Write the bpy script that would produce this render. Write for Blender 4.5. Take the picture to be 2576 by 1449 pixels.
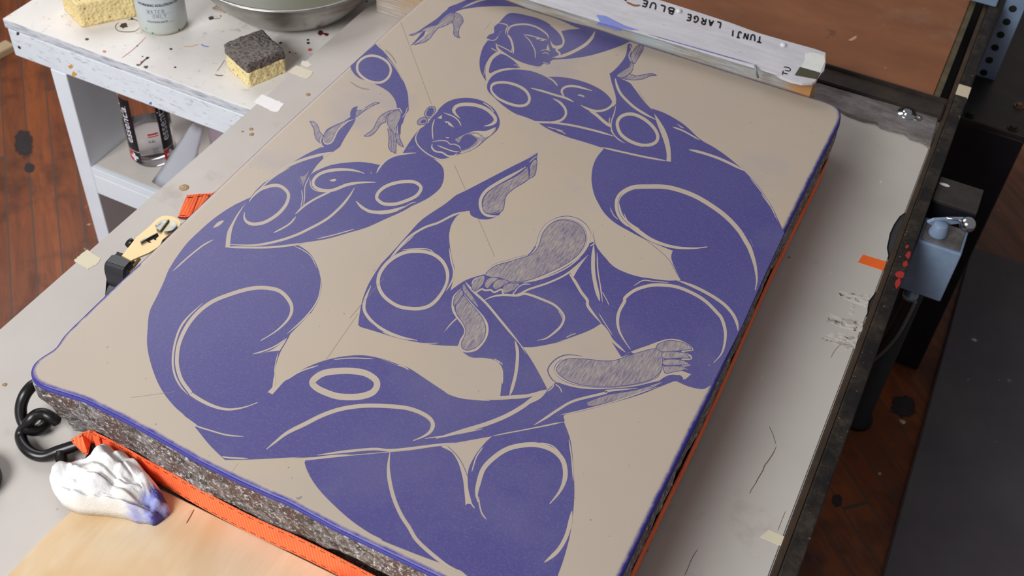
import bpy, bmesh, math, random
from mathutils import Vector, Matrix, noise
from mathutils.geometry import delaunay_2d_cdt
random.seed(7)
for o in list(bpy.data.objects): bpy.data.objects.remove(o)
S = bpy.context.scene
COL = S.collection
# ---------------------------------------------------------------- camera
ZS = 0.98                       # height of the stone's top face above the floor
RX = Vector((0.89571788, 0.44136177, 0.05374194)); RX.normalize()
RF = Vector((-0.27693734, 0.64839296, -0.70914898)); RF.normalize()
RD = RF.cross(RX); RD.normalize()          # picture-down direction
RX = RD.cross(RF)
CAM = Vector((0, 0, 1.03 + ZS)); FPX = 2862.0
cd = bpy.data.cameras.new('camera'); cam = bpy.data.objects.new('camera', cd); COL.objects.link(cam)
cam.matrix_world = Matrix(((RX.x, -RD.x, -RF.x, CAM.x), (RX.y, -RD.y, -RF.y, CAM.y), (RX.z, -RD.z, -RF.z, CAM.z), (0, 0, 0, 1)))
cd.sensor_width = 36; cd.lens = FPX / 2576 * 36; cd.clip_start = .05
cd.dof.use_dof = True; cd.dof.focus_distance = 1.42; cd.dof.aperture_fstop = 9
S.camera = cam
# ---------------------------------------------------------------- world, lights, exposure
S.view_settings.view_transform = 'Standard'; S.view_settings.look = 'None'
S.view_settings.gamma = 1; S.view_settings.exposure = -0.14
W = bpy.data.worlds.new('room_light'); S.world = W; W.use_nodes = True
bg = W.node_tree.nodes['Background']; bg.inputs[0].default_value = (.80, .78, .80, 1); bg.inputs[1].default_value = .27
def area(name, loc, aim, sx, sy, power, col):
    l = bpy.data.lights.new(name, 'AREA'); l.shape = 'RECTANGLE'; l.size = sx; l.size_y = sy; l.energy = power; l.color = col
    o = bpy.data.objects.new(name, l); COL.objects.link(o); o.location = loc
    o.rotation_euler = (Vector(aim) - Vector(loc)).to_track_quat('-Z', 'Y').to_euler(); return o
area('window_daylight', (-1.45, -1.75, 3.05), (-.6, .75, .9), 1.7, 1.5, 145, (.97, .985, 1.0))
area('side_window_daylight', (-2.7, 2.3, 2.7), (-.6, 1.1, .9), 1.8, 1.6, 40, (.97, .97, 1.0))
# ---------------------------------------------------------------- pixel <-> place
def at(px, py, z):
    r = RX * ((px - 1288) / FPX) + RD * ((py - 724.5) / FPX) + RF
    return CAM + r * ((z + ZS - CAM.z) / r.z)
def on_y(px, py, y):
    r = RX * ((px - 1288) / FPX) + RD * ((py - 724.5) / FPX) + RF
    return CAM + r * (y / r.y)
def V3(x, y, z): return Vector((x, y, z + ZS))
FL = -ZS
# ---------------------------------------------------------------- materials
def lin(c):
    return tuple(((v / 255 / 12.92) if v <= 10.3 else ((v / 255 + .055) / 1.055) ** 2.4) for v in c) + (1,)
class NT:
    def __init__(s, name):
        s.m = bpy.data.materials.new(name); s.m.use_nodes = True; s.t = s.m.node_tree; s.b = s.t.nodes['Principled BSDF']
        s.tc = s.t.nodes.new('ShaderNodeTexCoord').outputs['Object']
    def n(s, k, **kw):
        x = s.t.nodes.new(k)
        for a, v in kw.items():
            if a.startswith('_'): setattr(x, a[1:], v)
            else: s.put(x, a.replace('_', ' '), v)
        return x
    def put(s, x, name, v):
        i = x.inputs[name] if not isinstance(name, int) else x.inputs[name]
        if hasattr(v, 'is_output'): s.t.links.new(v, i)
        else: i.default_value = v
    def map(s, scale=(1, 1, 1), rot=(0, 0, 0), loc=(0, 0, 0)):
        return s.n('ShaderNodeMapping', Vector=s.tc, Scale=scale, Rotation=rot, Location=loc).outputs[0]
    def noise(s, sc, det=4, rough=.55, vec=None, dist=0):
        return s.n('ShaderNodeTexNoise', Vector=vec or s.tc, Scale=sc, Detail=det, Roughness=rough, Distortion=dist).outputs[0]
    def ramp(s, f, a, b, ca=(0, 0, 0, 1), cb=(1, 1, 1, 1), ease='LINEAR'):
        r = s.n('ShaderNodeValToRGB', Fac=f); e = r.color_ramp.elements; r.color_ramp.interpolation = ease
        e[0].position = a; e[1].position = b; e[0].color = ca; e[1].color = cb; return r.outputs[0]
    def mix(s, f, a, b, mode='MIX'):
        x = s.n('ShaderNodeMix', _data_type='RGBA', _blend_type=mode)
        s.put(x, 0, f); s.put(x, 6, a); s.put(x, 7, b); return x.outputs[2]
    def math(s, op, a, b=0.0):
        x = s.n('ShaderNodeMath', _operation=op); s.put(x, 0, a); s.put(x, 1, b); return x.outputs[0]
    def bump(s, h, st=.3, d=.002):
        s.put(s.b, 'Normal', s.n('ShaderNodeBump', Height=h, Strength=st, Distance=d).outputs[0])
    def done(s, col, rough=.5, metal=0., spec=.5, **kw):
        s.put(s.b, 'Base Color', col); s.put(s.b, 'Roughness', rough); s.put(s.b, 'Metallic', metal); s.put(s.b, 'Specular IOR Level', spec)
        for a, v in kw.items(): s.put(s.b, a.replace('_', ' '), v)
        return s.m
def plain(name, c, rough=.5, metal=0., spec=.5, var=.12, sc=30, bump=0, c2=None, **kw):
    t = NT(name); a = lin(c); b = lin(c2) if c2 else tuple(x * (1 - var) for x in a[:3]) + (1,)
    f = t.ramp(t.noise(sc, 5, .6), .35, .68)
    if bump: t.bump(t.noise(sc * 3, 5, .65), bump)
    return t.done(t.mix(f, a, b), rough, metal, spec, **kw)
# ---------------------------------------------------------------- objects
def tag(o, label=None, cat=None, group=None, kind=None):
    if label: o['label'] = label
    if cat: o['category'] = cat
    if group: o['group'] = group
    if kind: o['kind'] = kind
    return o
ROOT = {}
def thing(name, label, cat, loc, group=None):
    o = bpy.data.objects.new(name, None); COL.objects.link(o); o.location = loc; o.empty_display_size = .02
    ROOT[o.name] = Vector(loc); return tag(o, label, cat, group)
def obj(name, bm, mats, parent=None, smooth=False, label=None, origin=None):
    me = bpy.data.meshes.new(name)
    off = ROOT[parent.name] if parent else Vector(origin) if origin else Vector((0, 0, 0))
    if off.length: bmesh.ops.translate(bm, vec=-off, verts=bm.verts)
    bm.normal_update(); bm.to_mesh(me); bm.free()
    for m in (mats if isinstance(mats, (list, tuple)) else [mats]): me.materials.append(m)
    if smooth: me.polygons.foreach_set('use_smooth', [True] * len(me.polygons))
    o = bpy.data.objects.new(name, me); COL.objects.link(o)
    if parent: o.parent = parent; ROOT[o.name] = off
    else: o.location = off
    ROOT[o.name] = off
    if label: o['label'] = label
    return o
def box(bm, lo, hi, bev=0, mi=0, seg=2):
    lo = Vector(lo); hi = Vector(hi)
    r = bmesh.ops.create_cube(bm, size=1); vs = r['verts']
    for v in vs: v.co = Vector((lo[i] + (v.co[i] + .5) * (hi[i] - lo[i]) for i in range(3)))
    fs = set(f for v in vs for f in v.link_faces)
    for f in fs: f.material_index = mi
    if bev: bmesh.ops.bevel(bm, geom=list(set(e for v in vs for e in v.link_edges)), offset=bev, segments=seg, affect='EDGES', profile=.5)
    return bm
def prism(bm, pts, z0, z1, bev=0, mi=0):
    """plan outline (world xy) raised from z0 to z1 (heights over the stone's top)"""
    a = [bm.verts.new((p[0], p[1], z0 + ZS)) for p in pts]; b = [bm.verts.new((p[0], p[1], z1 + ZS)) for p in pts]
    n = len(pts); fs = []
    area2 = sum(pts[i][0] * pts[(i + 1) % n][1] - pts[(i + 1) % n][0] * pts[i][1] for i in range(n))
    if area2 < 0: a.reverse(); b.reverse()
    fs.append(bm.faces.new(b)); fs.append(bm.faces.new(a[::-1]))
    for i in range(n): fs.append(bm.faces.new((a[i], a[(i + 1) % n], b[(i + 1) % n], b[i])))
    for f in fs: f.material_index = mi
    if bev: bmesh.ops.bevel(bm, geom=list(fs[0].edges), offset=bev, segments=2, affect='EDGES')
    return bm
def catmull(p, closed=False, k=6):
    out = []; n = len(p); m = n if closed else n - 1
    for i in range(m):
        a, b, c, d = (p[(i - 1) % n] if closed or i else p[0]), p[i], p[(i + 1) % n], (p[(i + 2) % n] if closed or i + 2 < n else p[-1])
        for j in range(k):
            t = j / k
            out.append(.5 * ((2 * b) + (c - a) * t + (2 * a - 5 * b + 4 * c - d) * t * t + (3 * b - a - 3 * c + d) * t ** 3))
    if not closed: out.append(p[-1])
    return out
def tube(bm, pts, r, seg=12, closed=False, k=6, cap=True, round_ends=True):
    p = catmull([Vector(q) for q in pts], closed, k) if k > 1 else [Vector(q) for q in pts]
    n = len(p); rings = []; up = None
    for i in range(n):
        d = (p[(i + 1) % n] - p[(i - 1) % n]) if closed or 0 < i < n - 1 else (p[1] - p[0] if i == 0 else p[-1] - p[-2])
        d.normalize()
        if up is None: up = d.orthogonal().normalized()
        up = (up - d * up.dot(d)).normalized(); s = d.cross(up)
        rr = r(i / (n - 1)) if callable(r) else r
        rings.append([bm.verts.new(p[i] + (up * math.cos(a) + s * math.sin(a)) * rr) for a in [2 * math.pi * j / seg for j in range(seg)]])
    for i in range(n if closed else n - 1):
        A, B = rings[i], rings[(i + 1) % n]
        for j in range(seg): bm.faces.new((A[j], A[(j + 1) % seg], B[(j + 1) % seg], B[j]))
    if not closed and cap:
        for R_, q, sg in ((rings[0], p[0] - (p[1] - p[0]).normalized() * (r if not callable(r) else r(0)) * .6, -1), (rings[-1], p[-1] + (p[-1] - p[-2]).normalized() * (r if not callable(r) else r(1)) * .6, 1)):
            c = bm.verts.new(q if round_ends else sum((v.co for v in R_), Vector()) / seg)
            for j in range(seg): bm.faces.new((R_[(j + 1) % seg], R_[j], c) if sg < 0 else (R_[j], R_[(j + 1) % seg], c))
    return bm
def lathe(bm, c, prof, seg=48, mi=0, axis=None):
    """prof: (radius, height) pairs, bottom to top, about a vertical line through c"""
    c = Vector(c); M = axis or Matrix.Identity(3); rings = []
    for r, h in prof:
        if r < 1e-6: rings.append([bm.verts.new(c + M @ Vector((0, 0, h)))])
        else: rings.append([bm.verts.new(c + M @ Vector((r * math.cos(a), r * math.sin(a), h))) for a in [2 * math.pi * j / seg for j in range(seg)]])
    for A, B in zip(rings, rings[1:]):
        for j in range(seg):
            k = (j + 1) % seg
            if len(A) == 1 and len(B) == 1: continue
            f = bm.faces.new((A[0], B[k], B[j])) if len(A) == 1 else bm.faces.new((A[j], A[k], B[0])) if len(B) == 1 else bm.faces.new((A[j], A[k], B[k], B[j]))
            f.material_index = mi
    return bm
def text_geo(s, size=1.0, bold=0):
    cu = bpy.data.curves.new('t', 'FONT'); cu.body = s; cu.size = size; cu.align_x = 'CENTER'; cu.offset = bold; cu.resolution_u = 3
    o = bpy.data.objects.new('t', cu); me = o.to_mesh()
    r = ([v.co.copy() for v in me.vertices], [tuple(p.vertices) for p in me.polygons])
    o.to_mesh_clear(); bpy.data.objects.remove(o); bpy.data.curves.remove(cu); return r
def ribbon(bm, pts, w, place, mi=0, closed=False, taper='s', k=6, smooth=True):
    """flat stroke; pts and w in picture or plan units, place() puts a 2-D point on its surface"""
    p = [Vector((a, b)) for a, b in pts]
    if smooth and len(p) > 2: p = catmull(p, closed, k)
    n = len(p); L = []; R_ = []
    for i in range(n):
        d = (p[(i + 1) % n] - p[(i - 1) % n]) if closed or 0 < i < n - 1 else (p[1] - p[0] if i == 0 else p[-1] - p[-2])
        if d.length < 1e-9: d = Vector((1, 0))
        d.normalize(); nn = Vector((-d.y, d.x)); t = i / max(1, n - 1)
        if closed or taper == 't': q = 1
        elif taper == 's': q = max(.12, min(1, t / .18, (1 - t) / .18)) ** .7
        elif taper == 'a': q = max(.1, min(1, (1 - t) / .5)) ** .8
        else: q = max(.1, min(1, t / .5)) ** .8
        h = w * .5 * q
        L.append(bm.verts.new(place(p[i] + nn * h))); R_.append(bm.verts.new(place(p[i] - nn * h)))
    for i in range(n if closed else n - 1):
        j = (i + 1) % n
        f = bm.faces.new((L[i], R_[i], R_[j], L[j])); f.material_index = mi
    return bm
# ---------------------------------------------------------------- the drawing on the stone
# read off the photograph in the frames below (left, top, magnification), then laid on the stone's top face
FR = dict(Z=(0, 0, 1), A=(1000, 0, 6.133), B=(1180, 0, 6.133), C=(1180, 160, 4.441), D=(1480, 350, 4.946), E=(860, 80, 6.133), F=(760, 230, 4.946),
    G=(540, 360, 4.441), H=(360, 500, 4.946), I=(360, 700, 4.946), J=(440, 880, 4.6), K=(880, 360, 4.946), L=(880, 600, 4.946), M=(1120, 520, 6.133),
    N=(1460, 560, 4.946), O=(1340, 740, 4.767), P=(1000, 820, 4.946), Q=(740, 1040, 4.6), R=(1400, 0, 3.481), S=(1040, 1040, 3.542), T=(640, 1160, 4.954))
DRAW = """
# upper right figure: raised arm and hand
p i A:1620,-14! 1090,-14! 930,55 800,105 760,150 700,200 620,275 520,345 430,405 330,475 240,520 175,538! 250,532 340,500 430,435 520,395 600,380 690,300 760,235 830,200 870,195 985,150 1200,115 1500,95 1800,100 1960,122!
p b A:985,128! 1100,62 1250,0 1400,-8! 1260,28 1130,75
p h A:590,388 690,322 760,252 830,212 872,200! 880,250 850,320 790,370 700,410 630,432! 560,510 500,590 420,650 340,670 255,692! 350,640 400,570 440,500 400,480 340,500 240,545 178,540! 240,520 330,490 430,435 520,400
p b A:425,490! 410,550 350,630 270,688! 400,590 470,500
p h A:880,195! 950,215 1000,270 1012,340 970,400 945,470 945,550 962,585! 900,565 865,520 870,440 860,380 835,345! 865,290
p i A:200,705! 290,610 380,500 425,490 400,550 300,640 235,690
# sliver, far arm
p i B:1300,265! 1500,325 1900,430 2200,530 2490,632! 2440,662 2300,720 2100,790 1850,860 1600,900 1400,915 1250,925! 1270,880 1390,840 1330,770 1460,680 1470,600 1420,480! 1560,455 1720,445! 1600,400 1450,330
s b 42 B:1942,485 1890,590 1790,690 1640,780 1480,850 1330,890
s b 8 B:1840,680 1760,735 1700,765
# its neck and shoulder crescent
p i B:290,620! 220,720 175,850 160,970 175,1090 215,1180 262,1252! 250,1110 268,1000 310,900 380,830 445,790! 420,740 400,640
s b 9 B:225,1170 245,1060 270,980 305,920
s b 12 B:340,740 390,770 430,790
p i B:480,830! 560,850 680,930 795,1040! 720,1050 580,1050 440,1080 320,1135! 305,1090 330,990 380,900
s b 8 B:690,990 740,1010 790,1035
# its head
p i B:465,350! 540,260 620,205 740,205 880,235 1040,275 1170,330 1280,400 1380,480 1450,560 1465,640 1430,700 1340,765! 1400,820 1395,850 1280,880 1310,915! 1250,950 1255,970 1220,995 1150,985 1090,1030 1020,1040 900,1000 760,940 600,860 480,780 400,640 330,625 285,600 275,575 320,530 385,505 385,420 430,375
s b 22 B:595,530 600,470 640,410 740,380 880,375 1020,410 1130,470 1210,540 1228,605
s b 28 B:590,530 640,600 672,700 685,830
s b 24 B:1250,390 1340,450 1410,520 1450,600 1455,660 1425,720 1345,770 1400,825 1370,868 1280,885
p b B:1250,610! 1290,680 1350,705 1430,685! 1400,730 1335,750 1280,722
s b 14 B:840,535 930,545 1060,580 1210,620
s b 13 B:850,545 930,620 990,720 1020,800 1020,905
p b B:1035,588! 1095,595! 1080,612! 1030,603!
p b B:1110,608! 1165,615! 1150,635! 1095,625!
p b B:1215,680! 1192,765! 1245,770!
s b 9 B:1105,785 1180,765 1255,790
s b 9 B:1130,825 1190,812 1235,845
s b 16 B:410,680 450,750 540,820 700,920 850,985 1020,1030 1090,1022
s b 13 B:412,680 500,720 600,770 655,805 650,745
s b 14 B:460,362 540,368 595,400 570,460 565,530
s b 12 B:500,470 460,540
s b 10 B:285,598 340,622 410,610 455,545
s b 10 B:1140,960 1180,975 1230,975
# its torso, breast, arm, back, thigh
p i C:200,260 215,200 270,130 370,85 520,65 680,80 800,120 880,160! 890,148! 1010,148 1160,170 1330,220 1470,290 1560,365 1600,430 1605,485! 1640,450! 1640,380 1620,300 1590,200 1568,106! 1610,140 1650,135 1740,165 1830,240 1930,360 2030,497! 2200,560 2400,680 D:1390,0 1560,100 1720,210 1900,360 2020,480 2150,630 2280,830 2370,1020 2438,1165! Z:1920,700! 1862,830! 1791,966! O:2060,1135 1960,1130 1850,1100 1760,1060 1700,1030! 1400,800 1500,500 1560,200! N:1250,715! 1190,600 1145,490 1130,420 1150,345! D:1040,1385! 850,1310 690,1240 520,1150 330,1040 200,920 120,790 70,680 45,560 40,460 60,330 110,220 190,122! C:1500,945! 1300,880 1100,820 900,740 750,650 650,605 500,550 370,460 270,370 215,310
c b 27 C:250,290 262,235 330,212 430,215 540,245 630,300 672,370 665,430 620,465 540,470 430,440 330,390 275,340
c i 7 C:262,292 272,250 335,228 430,232 530,262 615,312 650,372 645,420 610,448 540,452 436,424 340,378 288,332
s b 20 C:690,273 830,310 960,350 1080,385 1170,428
s b 14 C:880,155 940,190 990,250
s b 22 C:1070,380 1035,315 1060,270 1130,250 1220,260 1375,303
s b 22 C:1250,465 1340,510 1440,530 1530,512 1590,470 1602,430
s b 14 C:1215,350 1250,355 1290,370
s b 24 C:935,390 1010,430 1070,500 1080,570 1030,630 940,655 860,652
s b 20 C:640,612 740,650 940,660 1150,690 1350,735 1500,775 1620,812
s b 30 C:1330,508 1420,570 1510,650 1595,712
s b 24 C:1630,150 1650,240 1690,330 1760,410 1850,490 1960,560 2092,628
s b 12 C:1700,165 1800,210 1850,270 1940,390 2040,510
c b 32 C:1658,700 1662,640 1700,590 1770,565 1850,570 1940,610 2020,670 2080,740 2108,810 2092,870 2030,905 1940,912 1840,885 1755,840 1690,780
s i 7 C:2090,700 2135,800 2120,880 2050,930 1930,925
s b 11 C:1640,470 1620,560 1588,660 1600,760 1660,840 1745,890
s b 10 C:1580,740 1640,820 1720,880
s b 9 C:1575,600 1565,650 1590,710
p b C:2068,556! 2130,640 2190,740 2230,850 2250,960 2256,1096! 2210,1092! 2205,990 2180,880 2140,770 2098,660
s b 18 C:1480,935 1700,985 1950,1040 2212,1088
s b 9 C:2205,1090 2207,1045
p b C:2320,668! 2404,722! 2365,712
s b 15 C:2275,708 2400,755 2576,855
s b 8 C:870,705 960,730 1060,755
s b 8 C:980,745 1030,760 1080,790
p i R:468,643! 515,605 580,530 610,470 622,388! 640,380 660,400 655,470 640,520 670,560! 620,610 560,650 520,685! 495,690
p h R:528,665 570,625 630,590 650,550 672,560 662,620 620,660 570,680
s b 8 R:640,395 655,430 635,480 640,520
p h R:660,540! 650,490 690,420 730,390 760,400 755,440 720,500 682,560!
s i 4 R:665,520 700,470 730,400
s i 4 R:672,535 720,480 745,420
p h R:590,690! 640,650 700,665 780,650 840,645 877,660! 820,665 760,690 690,700 640,698
# its big hip line and flank lines
s b 48 D:1480,1340 1300,1358 1050,1340 800,1260 600,1130 430,990 370,850 360,760 420,670 560,600 750,590 960,595 1150,640 1350,720 1550,840 1720,970 1870,1130 1970,1290 N:2110,330 2160,480 2185,600 2195,720 2175,840
s b 18 D:440,655 350,760 345,880 400,1000 490,1090
s i 6 D:430,660 375,760 375,870 425,985 560,1110
s b 28 D:1250,130 1400,165 1600,230 1780,310 1935,392
s b 11 D:2010,480 2150,650 2250,800 2355,1015
s b 9 D:2150,680 2240,800 2310,900
s b 9 D:440,920 500,1030 640,1120
s b 9 D:270,850 310,940 370,1000
s b 9 N:2110,200 2150,300
s i 5 N:800,210 950,320 1100,460 1180,600 1250,715
# middle legs: thigh with its calf
p i P:1560,262! L:1690,800 1540,660 1440,545! 1520,495 1660,448! M:1100,1000 1700,800 2230,560! N:165,240! 200,300 310,440 420,550 560,620 720,670 880,695 1080,720 1250,716! 1500,900 1700,1300! O:1700,560 1200,780 1062,752! 960,590 820,352! 700,425 500,505 250,585 0,630 P:2070,185 1850,235 1680,262
s i 6 N:160,100 175,220 220,340 310,440 420,560 600,640
s b 42 N:165,285 158,560 185,760 240,975
s b 13 N:208,370 218,600 250,800 275,990
s b 9 N:270,860 320,950 360,1030
s b 9 N:230,1130 310,1260 400,1400
s b 34 O:1172,662 1090,540 1035,430 1018,310 1040,200 1100,90 N:560,930 680,840 850,785 1000,775 1200,800 1400,880 1560,980 1700,1120 O:2270,300 2310,450 2300,600 2260,720 2170,822
s b 34 N:1200,715 1400,790 1600,890 1780,1010 1890,1130 1945,1240 1962,1345
s b 10 N:660,790 780,720 900,730 1100,745
s b 26 O:820,352 900,460 960,560 1110,695
s b 40 M:1905,1020 2000,1150 2100,1320 2190,1440 N:100,1050 258,1252
p b M:1920,1010! 1975,1095! 2050,960 2190,765! 2040,920
s b 32 M:600,1445 720,1390 900,1360 1100,1370 1250,1345 L:2400,760 O:260,130 350,220 375,290 340,380 260,460 160,530 55,555
s b 8 O:310,200 340,250 360,300
s b 9 O:400,520 460,490 520,470
# the raised leg and its calf
p i K:2337,118! 2100,235 1800,390 1450,580 1320,650 1180,760 900,950 720,1140 560,1320 440,1449 L:380,330 270,500 200,640 140,830 103,1072! 130,1100! 300,1150 600,1240 900,1300 1140,1330 1340,1337! 1370,1290 1500,1180 1500,700 1660,448! 1440,520 1250,648! 1290,500 1303,380 1275,270 1250,130 1235,0 K:1240,1100 1270,1000 1340,900 1420,860 1490,842! 1510,900 1600,940 1700,950 1772,935! 1860,890 1900,800 1920,720 1960,620 2060,540 2180,470 2232,445! 2300,390 2325,220
s b 34 K:2190,295 2050,380 1850,490 1700,590 1632,690 1625,790 1665,870 1740,905 1850,905
p h K:1650,760 1680,660 1780,560 1950,470 2100,390 2215,290! 2232,440! 2170,490 2050,560 1950,650 1925,740 1910,820 1860,865 1740,885 1670,850
s i 9 K:1690,870 1780,870 1880,830
p h K:2240,280! 2290,210 2328,220 2322,300 2312,370 2290,410 2230,445! 2240,360
s i 5 K:2245,300 2320,280
s i 5 K:2240,350 2315,330
s i 5 K:2240,400 2300,380
s b 9 K:2230,240 2300,180 2330,170
s b 14 K:1320,645 1600,500 2000,292 2320,135
s b 24 K:1470,847 1300,890 1100,990 930,1050 750,1160 620,1290 500,1430
s b 11 K:800,1150 640,1290 530,1410
p b K:1360,880! 1450,845! 1490,842! 1430,858
c b 38 L:352,560 370,440 450,320 560,230 700,170 860,158 1010,185 1130,260 1200,370 1218,500 1180,620 1100,740 1000,830 880,870 740,870 600,840 470,760 390,670
s i 6 L:1150,235 1225,340 1240,480 1190,640 1090,790
s b 18 L:1238,120 1262,280 1292,400 1275,520 1200,650
s b 10 L:650,145 760,130 960,130 1050,175
s b 34 L:262,590 190,760 178,880 230,980 330,1080 480,1170 640,1230 840,1268
s i 6 L:255,1030 380,1140 600,1240
s b 10 L:400,1160 500,1200 600,1230
s b 8 L:860,1300 980,1305 1100,1300
p b L:1168,1172! 1240,1070 1335,975! 1330,1005! 1260,1070
# lower foot with shin
p i L:1440,545! 1540,660 1690,800 1900,1050 2050,1230 2200,1449 P:1560,270 1650,400 1750,570 1850,760 1866,800! 1700,840 1450,860 1278,872! 1290,760 1308,600 1270,480 1200,420 1060,395 920,390 820,330 780,270! L:1370,1330 1430,1200 1330,990 1275,860 1265,740 1360,640
s b 28 L:1385,625 1300,710 1280,800 1300,920 1420,1090 1435,1180 1380,1280 1385,1370 1450,1402 1580,1372 1690,1230 1708,1090 1650,970 1540,840 1420,690
p h L:1395,725 1330,800 1315,880 1340,960 1400,1040 1440,1130 1430,1210 1390,1290 1392,1350 1430,1385 1500,1385 1600,1330 1670,1240 1690,1130 1660,1010 1600,920 1520,830 1430,720
p h L:1390,640 1330,690 1290,780 1300,840 1370,750 1410,690
s i 5 L:1330,690 1345,750
s i 5 L:1300,740 1320,800
s i 5 L:1365,660 1385,715
p h L:1400,580 1430,570 1470,640 1560,760 1600,850 1560,830 1460,720 1410,650
s b 26 L:1440,545 1540,660 1700,810 1900,1050 2140,1340
s b 36 P:1462,185 1490,300 1490,430 1470,600 1430,760 1395,868
s b 11 P:1200,410 1260,440 1312,480
s b 12 P:1240,430 1300,540 1308,640 1305,720
# big foot of the middle figure
s i 9 M:600,1050 680,950 780,880 950,830 1150,770 1280,740 1360,650 1410,560 1450,420 1530,290 1640,210 1780,155 1920,148 2060,190 2170,270 2240,380 2285,480
p b M:600,1050! 680,950 780,880 950,830 1150,770 1280,740 1360,650 1410,560 1450,420 1530,290 1640,210 1780,160 1920,152 2060,195 2170,285 2232,400 2238,520 2190,640 2080,780 1900,900 1700,1010 1450,1110 1200,1160 980,1160 820,1090 700,1080
p h M:610,1055! 690,970 800,900 980,850 1170,790 1320,740 1410,660 1460,560 1500,420 1600,290 1720,220 1850,205 2000,240 2100,310 2160,420 2160,540 2110,660 2020,770 1850,890 1650,990 1420,1090 1200,1150 980,1150 840,1095 720,1090
s i 6 M:1600,280 1720,210 1860,190 2020,230 2120,300 2180,420 2180,550 2100,710
s i 16 M:1280,750 1350,680 1400,600
s b 18 M:2100,735 1900,880 1700,990 1480,1085
s i 26 M:2190,690 2030,850 1800,990 1500,1110 1200,1190 1000,1230
s b 18 M:2080,790 1900,925 1700,1030 1450,1120 1200,1175
s b 26 M:2200,750 1900,1020 1600,1170 1300,1270 1150,1345 1070,1362
s b 14 M:1320,1195 1200,1200 1110,1260 1065,1340
p h M:410,1250 420,1150 490,1090 590,1060 610,1110 570,1210 490,1290 430,1300
p h M:605,1200 640,1130 720,1090 830,1110 740,1170 680,1240 640,1260
p h M:730,1220 780,1140 880,1120 980,1160 870,1230 780,1280
p h M:880,1290 910,1210 1000,1180 1150,1190 1080,1270 980,1320 920,1330
s b 24 M:400,1270 455,1325 560,1272 620,1292 700,1285 760,1320 870,1275 900,1345 1030,1362
s b 16 M:410,1200 440,1130 520,1090
p b M:1030,1360! 1080,1270! 1060,1330 1075,1372
s b 16 M:2230,610 2285,580 2290,560
# left figure: head and neck
p i F:1250,770! 1330,640 1440,490 1530,420 1600,330 1660,280 1700,220 1790,140 1900,95 2020,80 2150,90 2280,135 2390,220 2450,330 2455,420 2410,500 2290,590 2200,670 2080,740 1930,790 1850,830 1750,852 1640,838 1540,795 1400,772
p h F:2060,512! 2160,490 2280,490 2410,440 2392,510 2290,590 2200,670 2080,740 1962,775! 1980,700 1950,650 1900,600 1940,570 2020,530
p b F:2090,505! 2180,490 2280,492 2400,450! 2350,540 2270,575! 2200,520
s b 16 F:2240,600 2150,690 2040,745 1960,765
p i F:1950,640! 2000,560 2080,530 2150,570 2180,600 2120,670 2040,715 1985,730
s b 38 F:1962,332 1900,270 1890,220 1940,175 2050,160 2180,175 2300,225 2390,310 2402,370 2350,412 2268,432
s b 12 F:2250,140 2330,190 2390,260
s b 13 F:1760,265 1880,310 1950,370 1978,432
p b F:1765,370! 1830,380 1895,450! 1838,425
p i F:1800,392! 1815,385! 1818,410! 1805,405!
p b F:2105,535! 2170,527 2240,575! 2190,568
p b F:1680,330! 1740,292! 1735,342!
s b 13 F:1650,345 1625,420 1620,500 1630,600
p b F:1780,570! 1835,572! 1810,582
s b 11 F:1610,627 1720,612 1800,620 1840,655 1900,658 1960,690 1972,730
s b 18 F:1620,650 1615,700 1660,745 1740,760 1820,805 1890,800 1932,765
s b 13 F:1680,670 1780,710 1880,745 1955,752
s b 13 F:1470,455 1415,560 1430,650 1500,730 1600,800 1720,845 1830,830 1960,778
s b 9 F:1320,718 1390,680
p h F:1520,290 1550,220 1600,185 1650,195 1660,240 1620,300 1570,335
p i F:1545,290 1570,220 1620,205 1640,240 1600,310
p h F:1433,390 1450,350 1510,318 1560,350 1550,400 1500,412 1450,414
p i F:1480,395 1490,360 1530,350 1540,385
s b 10 F:1560,400 1600,330 1690,240
# left figure: torso, thighs, long lower leg
p i F:950,940! 1000,895 1060,850 1180,790 1320,765 1450,775 1590,815 1690,880 1750,950 1765,1050 1740,1160 1680,1240 1560,1330 1420,1400 1300,1449 G:2250,670 2100,760 1900,850 1700,940 1500,1000 1250,1070 1000,1110 900,1135! 960,1155 1060,1230 1130,1340 1170,1449 H:2100,720 2170,860 2210,1000 2215,1120 2170,1280 2080,1430 I:2080,430 1960,560 1835,685! 1780,790 1710,910 1660,1050 1630,1200 1615,1380 1590,1432! J:1130,500! 1250,380 1400,270 1600,170 1800,105 2000,70 2200,65 2400,105 2576,165 P:150,530 350,660 500,760 650,850 850,900 1100,920 1350,915 1600,880 1860,800! 1950,720! O:300,1060 600,1110 900,1130 1200,1110 1520,1040 1700,1040! 1500,1120 1300,1200 1000,1290 600,1400 380,1449 P:2070,1195 1900,1250 1600,1300 1200,1370 Q:2250,270 1800,350 1500,395 1100,440 500,490 0,515 J:1450,1240 900,1268 578,1273! 400,1100 230,890 100,750 0,660 I:270,1449 170,1270 90,1040 50,830 55,640 80,420 170,230 250,60 H:310,900 350,830 420,720 540,560 680,420 850,270 1000,160 1150,70 1290,0 G:200,700 400,605! 470,520 600,400 760,280 920,185 1050,110 1190,45! F:250,690! 230,640 260,560 300,480 380,430 520,370 600,320 662,330 640,400 540,560 490,650 470,690! G:1330,90 1220,165 1130,260 1060,370! 1100,330 1180,290 1300,245 1450,220 1620,210 1750,225 1850,245!
p h F:265,590 300,500 380,440 470,400 590,345 560,380 450,480 410,560 360,630 300,650
s b 14 F:265,570 270,630 310,655 370,630 410,560 450,480 560,380 650,345
p h F:95,370! 140,375 190,420 220,500 262,545! 240,600 240,650 180,600 155,540 145,470
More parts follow.
